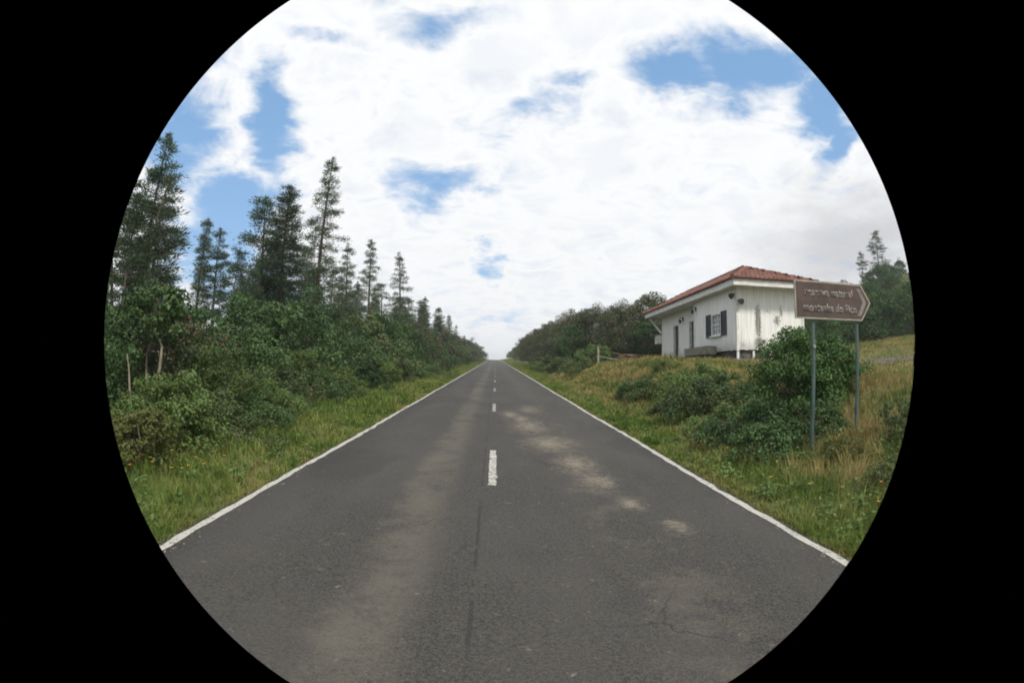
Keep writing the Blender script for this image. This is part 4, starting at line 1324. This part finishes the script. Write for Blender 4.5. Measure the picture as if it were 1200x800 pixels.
# ------------------------------------------------------------------ grass
def grass_mat(name, stops, scale=0.6):
    m, t, out = new_mat(name)
    geo = t.node('ShaderNodeNewGeometry')
    pos = geo.outputs['Position']
    rnd = geo.outputs['Random Per Island']
    n = t.noise(pos, scale, 4, 0.6)
    n2 = t.noise(pos, scale * 4.5, 3, 0.6)
    fac = t.math('ADD', t.math('MULTIPLY', t.ramp(n, 0.33, 0.67), 0.5), t.math('ADD', t.math('MULTIPLY', rnd, 0.32), t.math('MULTIPLY', n2, 0.18)))
    cr = t.node('ShaderNodeValToRGB', {'Fac': fac})
    cr.color_ramp.elements[0].color = (*stops[0][1], 1)
    cr.color_ramp.elements[0].position = stops[0][0]
    cr.color_ramp.elements[1].color = (*stops[-1][1], 1)
    cr.color_ramp.elements[1].position = stops[-1][0]
    for p, c in stops[1:-1]:
        e = cr.color_ramp.elements.new(p)
        e.color = (*c, 1)
    d = t.node('ShaderNodeBsdfDiffuse')
    t.l.new(cr.outputs[0], d.inputs[0])
    tr_ = t.node('ShaderNodeBsdfTranslucent')
    t.l.new(cr.outputs[0], tr_.inputs[0])
    mx = t.node('ShaderNodeMixShader', {0: 0.3})
    t.l.new(d.outputs[0], mx.inputs[1])
    t.l.new(tr_.outputs[0], mx.inputs[2])
    t.l.new(mx.outputs[0], out.inputs['Surface'])
    return m


def blades(x, y, h, wd, rs, bend=0.5):
    """two-segment bent blades: 3 triangles each"""
    n = len(x)
    z = ground_z(x, y) - 0.02
    a = rs.rand(n) * 2 * math.pi
    lean = (rs.rand(n) * bend + 0.08)
    dxy = np.stack([np.cos(a), np.sin(a)], 1)
    b = rs.rand(n) * 2 * math.pi
    sx = np.stack([np.cos(b), np.sin(b)], 1) * (wd * 0.5)[:, None]
    P0 = np.stack([x, y, z], 1)
    mid_ = P0.copy()
    mid_[:, :2] += dxy * (lean * h * 0.28)[:, None]
    mid_[:, 2] += h * 0.6
    tip = P0.copy()
    tip[:, :2] += dxy * (lean * h)[:, None]
    tip[:, 2] += h * (1 - 0.28 * lean)
    S3 = np.concatenate([sx, np.zeros((n, 1))], 1)
    V = np.stack([P0 - S3, P0 + S3, mid_ - S3 * 0.75, mid_ + S3 * 0.75, tip], 1).reshape(-1, 3)
    i = np.arange(n)[:, None] * 5
    F = np.concatenate([i + np.array([[0, 1, 3]]), i + np.array([[0, 3, 2]]), i + np.array([[2, 3, 4]])], 1).reshape(-1, 3)
    return V, F


def scatter(rs, n, x0, x1, ylo, yhi, power=1.6):
    """points with density falling with distance"""
    u = rs.rand(n)
    y = ylo + (yhi - ylo) * u ** power
    x = x0 + (x1 - x0) * rs.rand(n)
    return x, y


rs = np.random.RandomState(77)
M_GREEN = grass_mat('green_verge_grass', [(0.0, (0.060, 0.110, 0.024)), (0.42, (0.125, 0.185, 0.042)), (0.72, (0.22, 0.235, 0.075)), (1.0, (0.34, 0.28, 0.13))])
M_MIXED = grass_mat('bank_grass', [(0.0, (0.060, 0.110, 0.026)), (0.36, (0.14, 0.175, 0.05)), (0.54, (0.27, 0.245, 0.095)), (0.76, (0.33, 0.245, 0.10)), (1.0, (0.38, 0.32, 0.18))], 0.75)


def grass(name, parts, mat):
    Vs, Fs, o = [], [], 0
    for V, F in parts:
        Vs.append(V)
        Fs.append(F + o)
        o += len(V)
    return obj(name, mesh_np(name, np.concatenate(Vs), np.concatenate(Fs)), mat, kind='stuff')


def dist_w(y, w0, k=0.0016):
    return w0 + k * np.maximum(y - 4, 0)


parts = []
x, y = scatter(rs, 62000, -2.82, -6.4, 2.2, 45, 2.0)
edge = np.clip((-2.82 - x) / 0.5, 0.25, 1)
keep = np.ones(len(x), bool)
x, y, edge = x[keep], y[keep], edge[keep]
h = (0.09 + 0.16 * rs.rand(len(x)) ** 1.6) * edge * (1 + 0.35 * lown(x, y, 0.8, 2)) * (1 + 0.4 * sstep(-4.4, -5.6, x))
parts.append(blades(x, y, h, dist_w(y, 0.007), rs, 0.8))
x, y = scatter(rs, 22000, -2.85, -5.8, 45, 280, 1.4)
parts.append(blades(x, y, 0.16 + 0.2 * rs.rand(len(x)), 0.05 + 0.0012 * (y - 45), rs))
# fringe that creeps over the asphalt edge
x, y = scatter(rs, 9000, -2.71, -2.88, 2.4, 40, 1.8)
parts.append(blades(x, y, 0.03 + 0.06 * rs.rand(len(x)), dist_w(y, 0.006), rs, 1.2))
x, y = scatter(rs, 9000, 2.78, 2.95, 2.4, 40, 1.8)
parts.append(blades(x, y, 0.03 + 0.06 * rs.rand(len(x)), dist_w(y, 0.006), rs, 1.2))
def tufts(n, x0, x1, y0, y1, hh, per=22):
    tx, ty = scatter(rs, n, x0, x1, y0, y1, 1.7)
    sz_ = 0.6 + 0.8 * rs.rand(n)
    X = np.repeat(tx, per) + rs.randn(n * per) * 0.035 * np.repeat(sz_, per)
    Y = np.repeat(ty, per) + rs.randn(n * per) * 0.035 * np.repeat(sz_, per)
    H = hh * np.repeat(sz_, per) * (0.5 + 0.7 * rs.rand(n * per))
    return blades(X, Y, H, dist_w(Y, 0.008), rs, 1.3)


parts.append(tufts(700, -3.0, -5.6, 3.0, 30, 0.30))
parts.append(tufts(260, -2.78, -3.0, 3.0, 30, 0.16))
parts.append(tufts(260, 2.85, 3.1, 3.0, 30, 0.16))
# green foot of the right bank
x, y = scatter(rs, 34000, 2.9, 3.9, 2.4, 45, 1.8)
h = (0.08 + 0.17 * rs.rand(len(x)) ** 1.5) * np.clip((x - 2.85) / 0.5, 0.3, 1) * (1 + 0.3 * lown(x, y, 0.8, 7))
parts.append(blades(x, y, h, dist_w(y, 0.007), rs, 0.8))
x, y = scatter(rs, 12000, 2.9, 5.2, 45, 280, 1.4)
parts.append(blades(x, y, 0.16 + 0.2 * rs.rand(len(x)), 0.05 + 0.0012 * (y - 45), rs))
grass('green_grass', parts, M_GREEN)

parts = []
x, y = scatter(rs, 85000, 3.5, 9.5, 2.6, 40, 1.5)
keep = rs.rand(len(x)) < sstep(3.2, 4.0, x) * 0.95 + 0.05
x, y = x[keep], y[keep]
h = (0.10 + 0.22 * rs.rand(len(x)) ** 1.8) * (1 + 0.35 * lown(x, y, 0.7, 5)) * (1 - 0.45 * sstep(5.5, 8, x))
parts.append(blades(x, y, h, dist_w(y, 0.006), rs, 0.75))
parts.append(tufts(900, 3.4, 8.0, 3.0, 30, 0.30))
for sx_ in (-2.76, 2.84):                      # dead matted grass along the asphalt
    x, y = scatter(rs, 5000, sx_ - 0.08, sx_ + 0.08, 2.4, 30, 1.8)
    parts.append(blades(x, y, 0.03 + 0.07 * rs.rand(len(x)), dist_w(y, 0.006), rs, 2.2))
x, y = scatter(rs, 45000, 7.5, 40, 6, 48, 1.0)
keep = ~((x > HX0 - 0.1) & (x < HX1 + 0.1) & (y > HY0 - 0.1) & (y < HY1 + 0.1))
x, y = x[keep], y[keep]
parts.append(blades(x, y, 0.08 + 0.16 * rs.rand(len(x)), 0.014 + 0.0014 * y, rs))
grass('dry_grass', parts, M_MIXED)

# loose grit washed to the road edges
n = 3600
gs = np.where(rs.rand(n) < 0.5, -2.70, 2.77) + rs.randn(n) * 0.07
gy_ = 2.4 + 22 * rs.rand(n) ** 1.8
r_ = 0.004 + 0.010 * rs.rand(n) ** 3
gzv = np.maximum(ground_z(gs, gy_), rz(gs, gy_))
C0 = np.stack([gs, gy_, gzv], 1)
ang = rs.rand(n) * 6.28
ring = [np.stack([np.cos(ang + k * 2.09) * r_, np.sin(ang + k * 2.09) * r_, r_ * 0.1], 1) for k in range(3)]
apex = np.stack([r_ * 0.2, r_ * 0.1, r_ * 1.0], 1)
V = np.stack([C0 + ring[0], C0 + ring[1], C0 + ring[2], C0 + apex], 1).reshape(-1, 3)
i4 = np.arange(n)[:, None] * 4
F = np.concatenate([i4 + np.array([[0, 1, 3]]), i4 + np.array([[1, 2, 3]]), i4 + np.array([[2, 0, 3]])], 1).reshape(-1, 3)
M_GRIT = simple_mat('pale_grit', (0.10, 0.09, 0.075), (0.26, 0.23, 0.18), 3, 0.9, 0.2)
obj('roadside_grit', mesh_np('roadside_grit', V, F), M_GRIT, kind='stuff')

# broad leaved weeds low in the verge
wx, wy = scatter(rs, 260, -2.95, -5.4, 3.0, 26, 1.6)
wx2, wy2 = scatter(rs, 420, 3.0, 6.5, 3.0, 26, 1.6)
wx, wy = np.concatenate([wx, wx2]), np.concatenate([wy, wy2])
per = 26
X = np.repeat(wx, per) + rs.randn(len(wx) * per) * 0.07
Y = np.repeat(wy, per) + rs.randn(len(wx) * per) * 0.07
P = np.stack([X, Y, ground_z(X, Y) + 0.03 + 0.14 * rs.rand(len(X))], 1)
V, F = leaf_quads(P, unit(rs.randn(len(P), 3) * 0.5 + np.array([0, 0, 0.8])), 0.06, rs, 0.6)
obj('broadleaf_weeds', mesh_np('broadleaf_weeds', V, F), M_SHRUBB, kind='stuff')

# yellow and orange flower heads in the verge
M_FLOWER = leaf_mat('flower_petals', (0.62, 0.42, 0.03), (0.70, 0.22, 0.04), trans=0.2, patch=3.0)
Vs, Fs, o_n = [], [], 0
for n, x0, x1, y0, y1 in ((60, -3.2, -5.3, 5, 18), (22, 3.2, 5.2, 3.6, 12), (35, -4.0, -5.0, 5.5, 9)):
    x = x0 + (x1 - x0) * rs.rand(n)
    y = y0 + (y1 - y0) * rs.rand(n) ** 1.4
    z = ground_z(x, y) + 0.16 + 0.14 * rs.rand(n)
    for k in range(5):
        a = 2 * math.pi * k / 5
        dv = np.array([math.cos(a), math.sin(a), 0.35])
        sv = np.array([-math.sin(a), math.cos(a), 0])
        P = np.stack([x, y, z], 1)
        V = np.stack([P, P + dv * 0.018 - sv * 0.010, P + dv * 0.028, P + dv * 0.018 + sv * 0.010], 1).reshape(-1, 3)
        Vs.append(V)
        Fs.append(np.arange(4 * n).reshape(n, 4) + o_n)
        o_n += 4 * n
obj('wildflowers', mesh_np('wildflowers', np.concatenate(Vs), np.concatenate(Fs)), M_FLOWER, kind='stuff')

bpy.context.view_layer.update()

# ------------------------------------------------------------------ thin sea haze
mh = bpy.data.materials.new('sea_haze')
mh.use_nodes = True
th = NT(mh.node_tree)
th.n.clear()
oh = th.node('ShaderNodeOutputMaterial')
pv = th.node('ShaderNodeVolumePrincipled', {'Color': (0.86, 0.90, 0.95, 1), 'Density': 0.0006, 'Anisotropy': 0.2})
th.l.new(pv.outputs[0], oh.inputs['Volume'])
MB().box(-1600, 1600, -200, 2600, -75, 48).build('haze', mh, kind='stuff')
bpy.context.view_layer.update()
